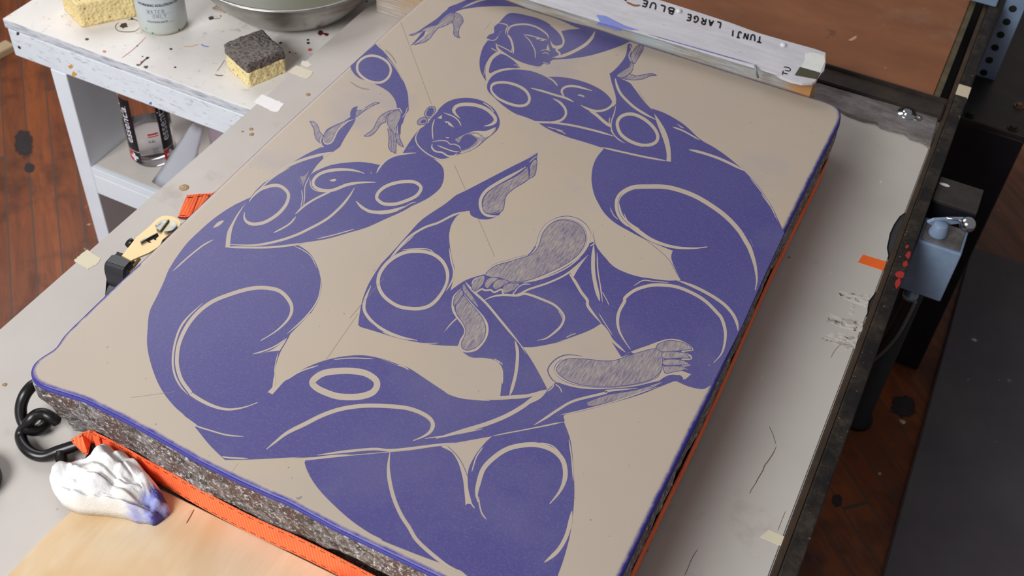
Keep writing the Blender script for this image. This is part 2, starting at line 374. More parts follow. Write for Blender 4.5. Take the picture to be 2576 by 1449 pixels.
s b 12 F:255,555 230,610 250,680 270,690
p i F:600,320! 600,260 630,205 692,182! 675,240 665,300 650,335
p h F:670,320! 670,250 760,220 840,170 900,140 968,140! 870,180 760,250
s b 8 F:680,225 790,215 860,175
s b 28 G:560,435 700,325 850,240 1010,178 1150,138 1310,100
p b G:1210,140! 1330,95! 1380,65! 1300,115 1215,170!
s b 13 G:420,605 560,460 700,350 840,270
s b 32 G:385,655 430,590 520,515 640,475 730,480 800,530 825,590 800,680 730,770 640,840 540,890 430,905 360,880 330,830 335,775
p b G:352,660! 260,780 200,880 140,1000 120,1163! 170,1165! 180,1050 205,930 260,810
s b 20 G:118,1160 300,1165 600,1165 850,1140 1000,1118
s b 24 G:170,1132 450,1140 700,1095 900,1030 1050,960 1250,850 1400,720 1500,600 1562,500
s b 16 G:655,1002 760,950 850,890 908,820
s b 20 G:900,795 990,710 1110,630 1250,560 1350,510
s b 30 G:1672,338 1560,305 1400,295 1250,315 1150,360 1100,430 1120,490 1200,525 1320,525 1480,465 1640,440 1795,437
s b 9 G:1065,400 1075,480 1130,530 1250,548
p b G:1280,415! 1340,398 1362,415! 1320,430
s b 9 G:1062,370 1010,480 1005,600 990,712
p h G:945,370! 1000,360 1070,280! 1020,400 990,480!
s b 9 G:930,400 990,480
s b 9 G:970,520 980,620 960,720
p b G:1740,315! 1760,345! 1745,335!
c b 32 G:1810,610 1830,550 1900,490 2000,450 2120,430 2230,435 2298,480 2298,530 2250,590 2150,640 2020,680 1900,680 1840,650
s b 28 G:1580,648 1650,720 1750,765 1880,768 2020,745 2150,700
s b 11 G:1700,770 1880,790 2050,755
s b 18 G:1808,335 1850,260 1930,180 2050,130 2250,108
s b 10 G:1140,1070 1350,1020 1560,960
s b 8 G:2130,705 2200,670 2250,660
p b H:868,362! 920,300 980,270 1002,280 950,330 900,355
s b 16 H:875,508 760,570 640,660 500,780 370,900
s b 42 I:1465,775 1650,660 1780,540 1840,440 1845,340 1790,240 1700,160 1580,125 1430,118 1280,140 1080,200 880,280 720,390 590,530 500,680 440,840 420,1000 430,1120 480,1270 580,1410 J:200,520 350,610 500,670 640,690 800,665 955,610
s b 22 I:740,310 560,480 460,620 400,790 372,950 370,1080 400,1220 470,1350 560,1449
s b 14 I:2213,20 2195,200 2135,335 2035,465 1915,585 1790,690
s b 9 H:1880,590 1990,640 2090,720 2160,860
s b 14 I:1790,745 1650,840 1500,905 1365,942
p b I:1790,755! 1700,900! 1560,915 1440,940! 1600,890
s b 9 I:1680,930 1650,1050 1630,1180
s b 26 I:1600,1440 1620,1380 1640,1200
p b J:1075,490! 1130,430! 1155,420! 1250,380! 1130,515!
c b 66 J:1590,380 1640,315 1740,265 1900,245 2050,245 2200,270 2310,335 2340,400 2310,470 2240,515 2100,545 1900,540 1750,495 1640,440
s b 13 J:1290,350 1450,250 1660,180
s b 10 J:1840,112 2050,95 2300,105
s b 12 J:2400,110 2576,180
s b 42 J:1060,1150 1150,1075 1300,960 1500,860 1700,760 1900,690 2100,655 2300,645 2576,660 P:150,1030 290,1080 400,1150 440,1230 410,1310 330,1370 200,1425
s b 15 J:110,768 230,870 400,930 600,985 795,1003
p b J:110,765! 160,800 250,865! 232,902!
s b 16 J:545,1235 640,1250 845,1258
s b 26 Q:60,530 200,525 400,500 660,480
s b 26 Q:270,482 600,440 920,412 1150,425 1600,372 1850,340
s b 46 P:480,1397 800,1310 1100,1220 1350,1120 1560,1000 1700,895 1850,815
p b P:1690,895! 1850,815! 1870,795! 1780,900 1640,970!
s b 36 P:1230,885 1500,885 1700,850 1870,795
s b 14 P:0,485 80,510 140,545
s b 12 P:600,830 800,895 1150,930
s b 12 P:340,1400 700,1350 1060,1280
s b 22 P:1190,1368 1500,1312 1800,1252 2070,1193
s b 28 P:1700,1232 1850,1140 2000,1040 2200,930 2576,835 O:900,1160 1250,1130
p H O:650,1300! 900,1210 1250,1150 1560,1050 1300,1180 1000,1270 700,1340
s b 12 O:330,1449 600,1390 1000,1280 1500,1110
s b 13 P:1870,815 1930,760 1945,730
s b 12 P:1960,720 2020,770 2045,830
# lower thighs
p i Q:120,570! 150,660 220,790 330,930 480,1080 650,1230 850,1370 1000,1449 T:1640,1010 2150,1210 2420,1300! 2440,1320! 2576,1365! Z:1200,1470! 1390,1500! S:1285,1449 1340,1290 1400,1050 1432,750 1425,500 1400,250 1340,75! 1200,110 700,205! 640,260 560,360 500,470 480,560! 440,480 380,370 300,290! 200,295 0,325 Q:1100,450 650,490 130,545!
p b S:300,290! 250,297 340,345 400,440 440,580 455,700 465,825! 480,805 525,812! 490,680 482,560! 450,470 380,370
s b 10 S:500,760 520,810 545,845
s i 5 S:305,290 400,390 450,480 480,560
s b 40 Q:1108,452 1090,620 1108,800 1160,1000 1240,1180 1330,1320 T:2020,980 2200,1150 2400,1300 2576,1380
s b 38 S:575,790 563,720 575,640 620,500 710,400 830,320 960,285 1100,280 1230,320 1320,400 1352,500 1345,600 1300,700 1215,805
s b 11 S:580,740 590,820 610,890 650,945
s b 32 S:1168,1327 1280,1230 1350,1120 1390,1000 1412,870
s b 10 S:520,520 560,390 620,300
s b 10 S:1385,230 1410,400 1425,600
s b 9 S:1130,260 1240,290 1320,370
s b 12 T:2390,1310 2480,1345 2576,1370
# foot of the long leg
s i 11 O:600,745 420,726 290,770 200,860 183,930 230,1020 300,1070
p b O:600,750! 420,740 300,785 215,870 200,940 250,1010 340,1070 550,1125 800,1140 1050,1120 1300,1080 1480,1000 1570,860 1900,960! 1830,1020 1810,1010! 1760,970 1640,970 1560,1010 1500,1045! 1580,700 1480,600 1200,680 1000,780 850,790
p h O:285,920 310,850 400,780 600,775 850,800 1000,790 1200,720 1480,650 1550,720 1555,830 1530,930 1400,1030 1150,1090 900,1108 650,1098 480,1060 360,1000
s i 7 O:255,920 280,840 360,775
s i 6 O:250,930 340,1020 480,1080 700,1115 950,1120 1200,1090 1400,1040 1530,950 1560,760
p i O:1060,752! 1180,690! 1210,715! 1090,745
s b 20 O:1190,690 1350,640 1480,590 1620,550 1760,560 1890,630 1928,672
s b 18 O:1928,672 1790,690 1890,740 1905,780
s b 18 O:1905,780 1790,785 1890,850
s b 18 O:1890,850 1780,870 1860,905
p h O:1480,630 1600,560 1760,568 1880,620 1900,660 1780,675 1560,690
p h O:1560,700 1700,690 1830,710 1870,765 1750,765 1570,770
p h O:1570,790 1700,780 1820,800 1875,845 1750,850 1580,850
p h O:1570,870 1700,860 1800,870 1850,900 1700,930 1600,950 1575,920
p i O:1520,1040! 1600,985 1720,980 1810,1030! 1700,1045
s b 18 O:1700,965 1780,960 1825,990 1800,1022
p b O:2110,845! 2130,850! 2115,856!
# arm from the left edge with its hand
p i E:520,183! 560,230 640,300 740,420 860,590 950,760 1010,930 1025,1080 1030,1212! 980,1280 940,1400 F:1230,430 1220,540 1190,500 1200,380 1230,270! 1170,215! E:850,1180 830,1080 780,990 700,910 560,830 400,760 280,720 190,650 140,570 133,522!
c b 32 E:235,560 250,480 320,410 420,370 530,375 640,420 720,490 755,580 735,670 680,740 600,780 500,780 400,750 310,690 250,620
s b 10 E:690,390 850,590 945,760
s b 10 E:290,725 420,790 560,840 710,920
s b 14 E:830,1190 890,1185 930,1260
s b 10 E:1010,1160 990,1240 930,1330
s b 9 E:150,600 175,640 210,690
p h F:1060,380 1070,310 1120,255 1190,225 1230,270 1220,340 1180,430 1160,540 1130,500 1080,440
p h F:1180,225! 1080,245 980,300 920,390 880,470 768,556! 850,550 920,490 980,410 1040,380! 1060,300
s b 12 F:1050,360 1060,440 1130,510 1200,580
p h F:1065,460! 1120,500 1165,560 1170,660 1165,772! 1125,750! 1108,750! 1075,690 1080,580
s i 5 F:1095,480 1110,600 1112,745
s i 5 F:1130,520 1140,640 1145,760
p h F:1160,520! 1200,540 1222,600 1264,692! 1200,660 1170,590
# ruled pencil lines and small smudges
t g 1.0 Z:1008,55 1085,262
t g 1.2 Z:1143,415 1172,480
t g 1 Z:1203,550 1244,645
t g .7 Z:820,905 900,790
t g .9 Z:880,800 965,700
t g .7 Z:330,1000 440,985
t g .6 Z:600,1165 585,1185
s g 5 Z:745,1252 752,1254 760,1248
s g 3 Z:968,125 985,140 997,160
s g 3 Z:1235,55 1220,75
s g 3 Z:880,205 905,220 930,225
s g 2.4 E:560,180 590,210 620,235
"""
def parse(tok):
    f = 'Z'; out = []
    for q in tok:
        if ':' in q: f, q = q.split(':')
        c = q.endswith('!'); x, y = q.rstrip('!').split(',')
        ox, oy, s = FR[f]; out.append((Vector((ox + float(x) / s, oy + float(y) / s)), c))
    return out
def outline(pc, k=5):
    """smooth closed outline that keeps the marked corners"""
    n = len(pc); out = []
    for i in range(n):
        (b, cb), (c, cc) = pc[i], pc[(i + 1) % n]
        a = b if cb else pc[i - 1][0]; d = c if cc else pc[(i + 2) % n][0]
        if (c - b).length < 2.5: out.append(b); continue
        for j in range(k):
            t = j / k
            out.append(.5 * ((2 * b) + (c - a) * t + (2 * a - 5 * b + 4 * c - d) * t * t + (3 * b - a - 3 * c + d) * t ** 3))
    return out
def fill(bm, o, place, mi=0):
    v, _, f, *_r = delaunay_2d_cdt([Vector((q.x, q.y)) for q in o], [], [list(range(len(o)))], 1, 1e-5)
    vs = [bm.verts.new(place(q)) for q in v]; out = []
    for t in f:
        g = bm.faces.new([vs[i] for i in t]); g.material_index = mi; out.append(g)
    return out
def thin(pc):
    out = [pc[0]]
    for q in pc[1:]:
        if (q[0] - out[-1][0]).length > 2.5: out.append(q)
    return out
def build_drawing(mats, parent):
    bm = bmesh.new(); idx = dict(i=0, b=1, h=2, g=3, H=2); done = []
    def put(z): return lambda q: at(q.x, q.y, z)
    def level(pts, pad):
        bb = (min(q[0] for q in pts) - pad, min(q[1] for q in pts) - pad, max(q[0] for q in pts) + pad, max(q[1] for q in pts) + pad)
        l = 1 + max([d[4] for d in done if d[0] < bb[2] and d[2] > bb[0] and d[1] < bb[3] and d[3] > bb[1]] + [0]); done.append(bb + (l,)); return 6e-5 + l * 2.5e-6
    for ln in DRAW.strip().splitlines():
        if ln[0] == '#': continue
        t = ln.split()
        if t[0] == 'p':
            o = outline(parse(t[2:])); fill(bm, o, put(level(o, 1)), idx[t[1]])
            if t[1] == 'h': ribbon(bm, [tuple(q) for q in o], 1.7, put(level(o, 2)), 0, closed=True, smooth=False)
        else:
            pc = thin(parse(t[3:])); s = FR[t[3].split(':')[0]][2]; w = float(t[2]) * (1.12 if t[1] == 'b' else 1) / s
            ribbon(bm, [tuple(q) for q, _ in pc], w, put(level([q for q, _ in pc], w)), idx[t[1]], closed=t[0] == 'c', taper=t[0])
    for f in bm.faces:
        f.normal_update()
        if f.normal.z < 0: f.normal_flip()
    return obj('drawing', bm, mats, parent, label='blue ink drawing of curving dancing figures with bare scraped lines')
# ---------------------------------------------------------------- materials used by several things
def wood_floor():
    t = NT('floor_boards')
    v = t.map(rot=(0, 0, math.radians(45)))
    sx = t.n('ShaderNodeSeparateXYZ', Vector=v)
    u = t.math('DIVIDE', sx.outputs[1], .0605); cell = t.math('FLOOR', u); fr = t.math('FRACT', u)
    run = t.math('ADD', t.math('DIVIDE', sx.outputs[0], 2.6), t.math('MULTIPLY', cell, .37))
    wn = t.n('ShaderNodeTexWhiteNoise', _noise_dimensions='2D', Vector=t.n('ShaderNodeCombineXYZ', X=cell, Y=t.math('FLOOR', run)).outputs[0]).outputs[0]
    gap = t.math('MAXIMUM', t.math('LESS_THAN', fr, .055), t.math('LESS_THAN', t.math('FRACT', run), .003))
    st = t.n('ShaderNodeMapping', Vector=v, Scale=(5, 34, 1)).outputs[0]
    gr = t.noise(1.0, 6, .65, st, .6)
    blot = t.noise(5.5, 4, .6)
    c = t.mix(t.ramp(gr, .3, .7), lin((160, 86, 42)), lin((108, 56, 28)))
    c = t.mix(t.math('MULTIPLY', wn, .55), c, lin((92, 46, 26)))
    c = t.mix(t.ramp(blot, .5, .72), c, lin((60, 30, 20)))
    c = t.mix(t.ramp(t.noise(3.1, 3, .7, t.map(loc=(3, 1, 0))), .68, .74), c, lin((38, 32, 32)))
    c = t.mix(t.ramp(t.noise(38, 2, .5), .74, .78), c, lin((190, 170, 150)))
    c = t.mix(gap, c, lin((78, 68, 60)))
    t.bump(t.math('SUBTRACT', t.math('MULTIPLY', gr, .3), gap), .35, .003)
    return t.done(c, t.ramp(gr, .2, .8, (.32,) * 3 + (1,), (.55,) * 3 + (1,)), 0, .5)
def stone_mats():
    t = NT('stone_body')
    at_ = t.n('ShaderNodeAttribute', _attribute_name='rim').outputs['Fac']
    sd = t.n('ShaderNodeAttribute', _attribute_name='side').outputs['Fac']
    cl = t.noise(3.2, 4, .55)
    top = t.mix(t.ramp(cl, .32, .7), lin((187, 172, 154)), lin((179, 164, 149)))
    top = t.mix(t.ramp(t.noise(2.1, 3, .5, t.map(loc=(2, 5, 0))), .55, .72), top, lin((186, 166, 143)))
    top = t.mix(t.ramp(t.noise(4.5, 4, .6, t.map(loc=(9, 2, 0))), .6, .78), top, lin((168, 156, 156)))
    top = t.mix(t.ramp(t.noise(240, 1, .4), .80, .82), top, lin((120, 108, 100)))
    n1 = t.noise(75, 6, .75); n2 = t.noise(24, 4, .6, t.map(scale=(1, 1, .6))); n3 = t.noise(9, 3, .6)
    side = t.mix(t.ramp(n1, .40, .60), lin((52, 44, 42)), lin((142, 134, 130)))
    side = t.mix(t.ramp(n2, .48, .66), side, lin((92, 66, 58)))
    side = t.mix(t.ramp(t.noise(190, 5, .8), .53, .61), side, lin((214, 212, 214)))
    side = t.mix(t.math('MULTIPLY', t.ramp(n3, .5, .72), .6), side, lin((58, 48, 44)))
    c = t.mix(sd, top, side)
    e = t.math('ADD', at_, t.math('MULTIPLY', t.math('SUBTRACT', t.noise(60, 5, .7), .5), .55))
    c = t.mix(t.ramp(e, .50, .92), c, lin((54, 50, 140)))
    h = t.math('ADD', t.math('MULTIPLY', n1, .8), t.math('MULTIPLY', n2, .8))
    t.bump(t.math('MULTIPLY', h, sd), .8, .006)
    t.done(c, t.mix(sd, (.42, .42, .42, 1), (.6, .6, .6, 1)), 0, .45)
    def ink(name, a, b, c2):
        s = NT(name); c = s.mix(s.ramp(s.noise(4.5, 5, .6), .34, .68), lin(a), lin(b))
        c = s.mix(s.ramp(s.noise(2.6, 5, .65, s.map(loc=(4, 7, 0))), .50, .72), c, lin(c2))
        c = s.mix(s.ramp(s.noise(420, 2, .5), .5, .8), c, s.mix(.35, c, lin((122, 116, 156))))
        return s.done(c, .42, 0, .45)
    i = ink('blue_ink', (75, 70, 131), (82, 77, 132), (99, 94, 136))
    s = NT('bare_stone')
    b = s.done(s.mix(s.ramp(s.noise(6, 5, .6), .3, .7), lin((190, 175, 157)), lin((179, 164, 150))), .42, 0, .45)
    h = NT('pencil_hatching')
    a = h.noise(1, 5, .7, h.map(scale=(560, 70, 1)), .4)
    q = h.noise(18, 4, .6)
    c = h.mix(h.ramp(h.math('ADD', h.math('MULTIPLY', a, .75), h.math('MULTIPLY', q, .3)), .38, .64), lin((176, 164, 150)), lin((112, 103, 128)))
    hh = h.done(c, .45, 0, .4)
    g = plain('graphite', (146, 136, 128), .5, var=.1)
    return t.m, [i, b, hh, g]
def white_paint(name, base=(226, 219, 208), dirt=(120, 112, 108), cols=True, d=.60, streak=None):
    t = NT(name)
    v = t.map(scale=streak or (1, 1, 1))
    c = t.mix(t.ramp(t.noise(7, 5, .6), .35, .7), lin(base), lin(tuple(x * .94 for x in base)))
    c = t.mix(t.ramp(t.noise(55, 6, .72, v), d, d + .10), c, lin(tuple(x * .55 + y * .45 for x, y in zip(base, dirt))))
    c = t.mix(t.ramp(t.noise(26, 6, .75, t.map(loc=(1, 4, 2))), .70, .73), c, lin(dirt))
    if cols:
        c = t.mix(t.ramp(t.noise(60, 2, .5, t.map(loc=(7, 1, 2))), .765, .775), c, lin((40, 34, 36)))
        c = t.mix(t.ramp(t.noise(34, 2, .5, t.map(loc=(3, 8, 1))), .79, .80), c, lin((196, 90, 84)))
        c = t.mix(t.ramp(t.noise(30, 2, .5, t.map(loc=(5, 2, 9))), .79, .80), c, lin((74, 120, 190)))
    t.bump(t.noise(40, 5, .6, v), .15)
    return t.done(c, .5, 0, .4)
def sponge_mat(name, a, b, dark):
    t = NT(name)
    v = t.n('ShaderNodeTexVoronoi', Vector=t.tc, Scale=190, _feature='SMOOTH_F1').outputs['Distance']
    n = t.noise(120, 5, .7); m = t.math('ADD', v, t.math('MULTIPLY', n, .8))
    c = t.mix(t.ramp(m, .62, .95), lin(a), lin(b)); c = t.mix(t.ramp(m, .42, .55), lin(dark), c)
    c = t.mix(t.ramp(t.noise(230, 2, .5), .62, .70), c, lin(dark))
    t.bump(m, .9, .004); return t.done(c, .9, 0, .15)
def cellu(name, a, hole):
    t = NT(name)
    v = t.n('ShaderNodeTexVoronoi', Vector=t.tc, Scale=170).outputs['Distance']
    n = t.noise(95, 4, .7)
    big = t.n('ShaderNodeTexVoronoi', Vector=t.tc, Scale=75, Randomness=1).outputs['Distance']
    c = t.mix(t.ramp(n, .3, .7), lin(a), lin(tuple(x * .93 for x in a)))
    c = t.mix(t.ramp(v, .10, .30, (1,) * 4, (0, 0, 0, 1)), c, lin(hole))
    c = t.mix(t.ramp(big, .08, .2, (1,) * 4, (0, 0, 0, 1)), c, lin(tuple(x * .8 for x in hole)))
    t.bump(t.math('ADD', v, big), .6, .003); return t.done(c, .9, 0, .15)
M = {}
M['black_steel'] = plain('black_steel', (24, 22, 24), .45, .3, .5, c2=(44, 36, 30), sc=40, bump=.2)
def rusty():
    t = NT('worn_steel'); a = t.noise(45, 6, .75); b = t.noise(14, 4, .6)
    c = t.mix(t.ramp(a, .40, .62), lin((32, 26, 23)), lin((70, 60, 50))); c = t.mix(t.ramp(b, .42, .62), c, lin((24, 20, 20)))
    c = t.mix(t.ramp(t.noise(150, 3, .6), .68, .74), c, lin((150, 138, 122)))
    t.bump(a, .4, .002); return t.done(c, .55, .35, .5)
M['worn_steel'] = rusty()
M['brown_edge'] = plain('brown_edge', (66, 50, 34), .6, c2=(46, 34, 24), sc=25)
M['deep_black'] = plain('black_enamel', (17, 16, 23), .5, 0, .35, c2=(24, 22, 28), sc=20)
M['grey_blue'] = plain('grey_blue_enamel', (124, 142, 166), .42, 0, .5, c2=(112, 131, 156), sc=35)
M['chrome'] = plain('polished_steel', (196, 200, 206), .16, 1, .5, var=.05)
M['steel'] = plain('brushed_steel', (186, 183, 178), .34, .92, .5, c2=(158, 156, 152), sc=22, bump=.05)
M['zinc'] = plain('yellow_zinc', (206, 176, 132), .42, .6, .5, c2=(192, 174, 126), sc=26)
M['dull_steel'] = plain('dull_steel', (150, 152, 140), .35, .9, .5, c2=(112, 108, 104), sc=60)
M['vinyl'] = plain('black_vinyl', (22, 18, 20), .32, 0, .5, var=.2)
M['rubber'] = plain('black_rubber', (30, 30, 36), .42, 0, .5, var=.1)
M['crack'] = plain('crack', (120, 96, 78), .7)
M['hole'] = plain('dark_hole', (8, 8, 8), .8)
M['wood_side'] = plain('bench_leg_paint', (206, 200, 208), .55, var=.05, sc=10)
# ---------------------------------------------------------------- setting: the floor
bm = bmesh.new(); box(bm, (-4.2, -1.6, -.05), (2.6, 5.2, 0)); tag(obj('floor', bm, wood_floor()), kind='structure')
# ---------------------------------------------------------------- press bed
BZ = -.11
def bed_mat():
    t = NT('bed_paint')
    c = t.mix(t.ramp(t.noise(3.5, 5, .6), .35, .7), lin((197, 190, 183)), lin((186, 178, 170)))
    c = t.mix(t.ramp(t.noise(9, 5, .65, t.map(loc=(3, 3, 3))), .6, .8), c, lin((168, 156, 146)))
    c = t.mix(t.ramp(t.noise(38, 3, .6, t.map(loc=(8, 0, 3))), .73, .76), c, lin((140, 112, 86)))
    c = t.mix(t.ramp(t.noise(70, 2, .5, t.map(loc=(1, 9, 3))), .79, .81), c, lin((60, 52, 48)))
    c = t.mix(t.ramp(t.noise(16, 5, .7, t.map(loc=(6, 9, 0), scale=(3, 1, 1))), .69, .72), c, lin((222, 222, 226)))
    c = t.mix(t.ramp(t.noise(5, 6, .8, t.map(loc=(0, 2, 0), scale=(1.5, .6, 1))), .497, .503, ease='LINEAR'), c, c)
    return t.done(c, .58, 0, .35)
bed = thing('press_bed', 'off-white stained press bed carrying the big stone', 'press bed', (-.5, .9, 0))
bm = bmesh.new()
# the right edge is gnawed where the rail begins
lf = [(-1.004, -.2), (-1.004, 1.76)]
rt = [(.018, 1.76), (.018, 1.494), (.014, 1.490), (.011, 1.478), (.0075, 1.455), (.0065, 1.43), (.0085, 1.41), (.010, 1.395), (.014, 1.378), (.018, 1.372), (.018, 1.295), (.0145, 1.288), (.013, 1.27), (.0125, 1.255), (.015, 1.243), (.018, 1.238), (.018, -.2)]
prism(bm, lf + rt, BZ - .04, BZ, .002); obj('bed_board', bm, bed_mat(), bed)
bm = bmesh.new()
for x0, x1, y0, y1, z0, z1 in ((-.98, -.90, -.1, 1.7, BZ - .14, BZ - .041), (-.04, .012, -.1, 1.7, BZ - .14, BZ - .041), (-.9, -.04, -.1, -.02, BZ - .14, BZ - .041), (-.9, -.04, 1.6, 1.68, BZ - .14, BZ - .041)):
    box(bm, V3(x0, y0, z0), V3(x1, y1, z1), .003)
obj('under_frame', bm, M['deep_black'], bed)
for x, y in ((-.90, .1), (-.90, 1.6), (-.06, .1)):
    bm = bmesh.new(); box(bm, V3(x - .04, y - .04, FL), V3(x + .04, y + .04, BZ - .141), .003); obj('leg', bm, M['deep_black'], bed)
# residue of old tape near the right edge, scraped patches and cracks
def residue():
    t = NT('tape_residue'); n = t.noise(42, 6, .8, t.map(scale=(1, 3, 1), rot=(0, 0, .2)))
    c = t.mix(t.ramp(n, .34, .52), lin((136, 122, 104)), lin((208, 202, 196))); c = t.mix(t.ramp(t.noise(70, 5, .7), .56, .64), c, lin((84, 70, 54)))
    return t.done(c, .7, 0, .3)
M['residue'] = residue()
bm = bmesh.new(); box(bm, V3(.002, 1.225, BZ - .0065), V3(.0182, 1.505, BZ - .0025), .0005) if False else prism(bm, [(.0015, 1.236), (.0182, 1.236), (.0182, 1.497), (.0015, 1.497)], BZ - .009, BZ - .004)
obj('gap_filler', bm, plain('dark_filler', (58, 56, 58), .9), bed)  # dark strip added to fill the deep black gaps along the gnawed edge
def px_patch(bm, px, z, mi=0, jag=0, th=.0004):
    pts = []
    n = len(px)
    for i in range(n):
        a = Vector(px[i]); b = Vector(px[(i + 1) % n]); k = max(1, int((b - a).length / 4)) if jag else 1
        for j in range(k):
            q = a.lerp(b, j / k)
            if jag: q += Vector((random.uniform(-jag, jag), random.uniform(-jag, jag)))
            pts.append(at(q.x, q.y, z).xy)
    return prism(bm, pts, z, z + th, 0, mi)
for px in ([(2112, 732), (2140, 737), (2188, 742), (2184, 760), (2179, 772), (2160, 766), (2140, 757), (2111, 748)], [(2141, 764), (2150, 766), (2146, 792), (2135, 788)],
           [(2088, 789), (2130, 800), (2172, 812), (2166, 836), (2125, 826), (2080, 808)], [(2070, 850), (2100, 832), (2158, 852), (2150, 876), (2130, 877), (2095, 862), (2066, 854)]):
    bm = bmesh.new(); px_patch(bm, px, BZ, 0, 1.6); obj('tape_residue', bm, M['residue'], bed)
def on_bed(q): return at(q.x, q.y, BZ + .0004)
for w, p in ((2.2, [(1953, 1122), (1945, 1140), (1932, 1160), (1924, 1170), (1918, 1185), (1906, 1205), (1900, 1216)]), (1.5, [(1905, 1210), (1890, 1232), (1886, 1242)]),
             (1.6, [(1756, 1380), (1742, 1402), (1730, 1430), (1722, 1449)]), (1, [(1976, 1285), (1966, 1310), (1956, 1336)]), (1, [(2120, 860), (2100, 882), (2090, 900)]), (1.2, [(1935, 1072), (1945, 1095), (1952, 1118)])):
    bm = bmesh.new(); ribbon(bm, p, w, on_bed, taper='s'); obj('crack', bm, M['crack'], bed)
# ragged worn plate at the far right, end of the bed
def worn():
    t = NT('worn_aluminium'); a = t.noise(22, 7, .75, t.map(scale=(1, 3, 1), rot=(0, 0, .3)))
    c = t.mix(t.ramp(a, .35, .65), lin((104, 96, 92)), lin((150, 144, 142))); c = t.mix(t.ramp(t.noise(7, 4, .6), .5, .7), c, lin((80, 70, 66)))
    c = t.mix(t.ramp(t.noise(60, 2, .6), .72, .76), c, lin((120, 86, 60))); t.bump(a, .3, .002); return t.done(c, .5, .25, .5)
pl = [(2030, 212), (2058, 208), (2361, 296), (2345, 372), (2330, 360), (2318, 352), (2290, 345), (2277, 332), (2246, 325), (2232, 322), (2215, 316), (2205, 305), (2170, 300), (2130, 285), (2110, 272), (2050, 250)]
bm = bmesh.new(); prism(bm, [(min(q.x, .0178), q.y) for q in (at(x, y, BZ + .006) for x, y in pl)], BZ + .0003, BZ + .006, .0012); ep = obj('end_plate', bm, worn(), bed)
b = at(2281, 286, BZ + .006)
bm = bmesh.new(); lathe(bm, b, [(.016, 0), (.016, .0015), (.009, .002), (.009, .004), (.006, .007), (0, .0075)], 28); obj('screw', bm, M['chrome'], ep, True)
b = at(2306, 297, BZ + .006)
bm = bmesh.new(); lathe(bm, b, [(.0085, 0), (.0085, .0012), (.0045, .0012), (.0045, .0003), (0, .0003)], 24); obj('screw_hole', bm, [M['dull_steel']], ep, True)
# ---------------------------------------------------------------- long rail on the right with its inner lip
rail = thing('side_rail', 'long worn black angle rail along the right edge of the bed', 'rail', (.03, 1.2, BZ + ZS))
bm = bmesh.new(); box(bm, V3(.0185, -.2, BZ - .05), V3(.0262, 2.75, BZ + .004), .001); obj('inner_lip', bm, M['brown_edge'], rail)
bm = bmesh.new(); box(bm, V3(.0266, -.2, BZ - .05), V3(.0468, 2.75, BZ + .010), .0022, seg=3); obj('outer_flange', bm, M['worn_steel'], rail)
bm = bmesh.new()
for px, py, w, h in ((2285, 642, 9, 16), (2277, 665, 8, 14), (2264, 690, 14, 18), (2258, 714, 8, 20), (2282, 620, 6, 8)):
    c = at(px, py, BZ + .0104); n = 9
    prism(bm, [(c.x + math.cos(a * 6.283 / n) * w * .0005 * random.uniform(.6, 1.2), c.y + math.sin(a * 6.283 / n) * h * .0006 * random.uniform(.6, 1.2)) for a in range(n)], BZ + .0101, BZ + .0106)
obj('red_paint_flecks', bm, plain('red_paint', (168, 40, 34), .5), rail)
bm = bmesh.new(); box(bm, V3(.0455, 1.84, BZ - .02), V3(.0474, 1.875, BZ + .0112), .0006); box(bm, V3(.0255, 1.84, BZ + .0101), V3(.0474, 1.875, BZ + .0113), .0006)
tag(obj('masking_tape', bm, plain('beige_tape', (206, 192, 164), .6, var=.08), origin=V3(.04, 1.855, BZ)), 'beige tape wrapped round the black rail below the drilled post', 'tape', 'strips of tape')
# ---------------------------------------------------------------- lithography stone
st_px = [(75, 936), (80, 952), (98, 968), (211, 1003), (310, 1052), (400, 1101), (501, 1159), (600, 1208), (688, 1248), (716, 1258), (846, 1328), (1040, 1420)]
lt_px = [(75, 932), (77, 922), (88, 906), (104, 893), (122, 885), (137, 879), (143, 872), (147, 862), (152, 850), (180, 822), (266, 739), (373, 640), (530, 489), (671, 355), (883, 161), (994, 58), (1061, 0)]
rt_px = [(1564, 1449), (1674, 1222), (1784, 1000), (1861, 832), (1961, 610), (2060, 412), (2108, 318), (2117, 297), (2118, 283), (2111, 270), (2098, 262), (2080, 255), (2032, 241)]
front = [at(x, y, 0).xy for x, y in st_px]; left = [at(x, y, 0).xy for x, y in lt_px]; right = [at(x, y, 0).xy for x, y in rt_px]
xr = right[0].x; fy = front[-1].y
loop = front + [Vector((-.16, fy)), Vector((xr - .004, fy + .004)), Vector((xr, fy + .03))] + right + [Vector((-.5, 1.553)), Vector((-.80, 1.553)), Vector((-.832, 1.545)), Vector((-.838, 1.52))] + left[::-1]
def resample(p, d):
    out = []
    for a, b in zip(p, p[1:] + p[:1]):
        k = max(1, int((b - a).length / d))
        out += [a.lerp(b, j / k) for j in range(k)]
    return out
def soften(p, it=2):
    for _ in range(it): p = [(p[i - 1] + p[i] * 2 + p[(i + 1) % len(p)]) * .25 for i in range(len(p))]
    return p
SL = soften(resample(loop, .005), 3)
def offset(p, d):
    out = []
    for i in range(len(p)):
        t = (p[(i + 1) % len(p)] - p[i - 1]).normalized(); out.append(p[i] + Vector((t.y, -t.x)) * d)
    return out
stone = thing('lithography_stone', 'large lithography stone with blue figure drawing lying on the press bed', 'stone', (-.48, 1.04, BZ + ZS))
SM, DM = stone_mats()
rings = [(-.016, 0, 0, 0), (-.0075, 0, .35, 0), (-.0035, 0, .8, 0), (-.001, -.0012, 1, 0), (0, -.0035, 1, .6), (.0002, -.006, 1, 1), (.0005, -.008, .6, 1), (.0006, -.0105, 0, 1)]
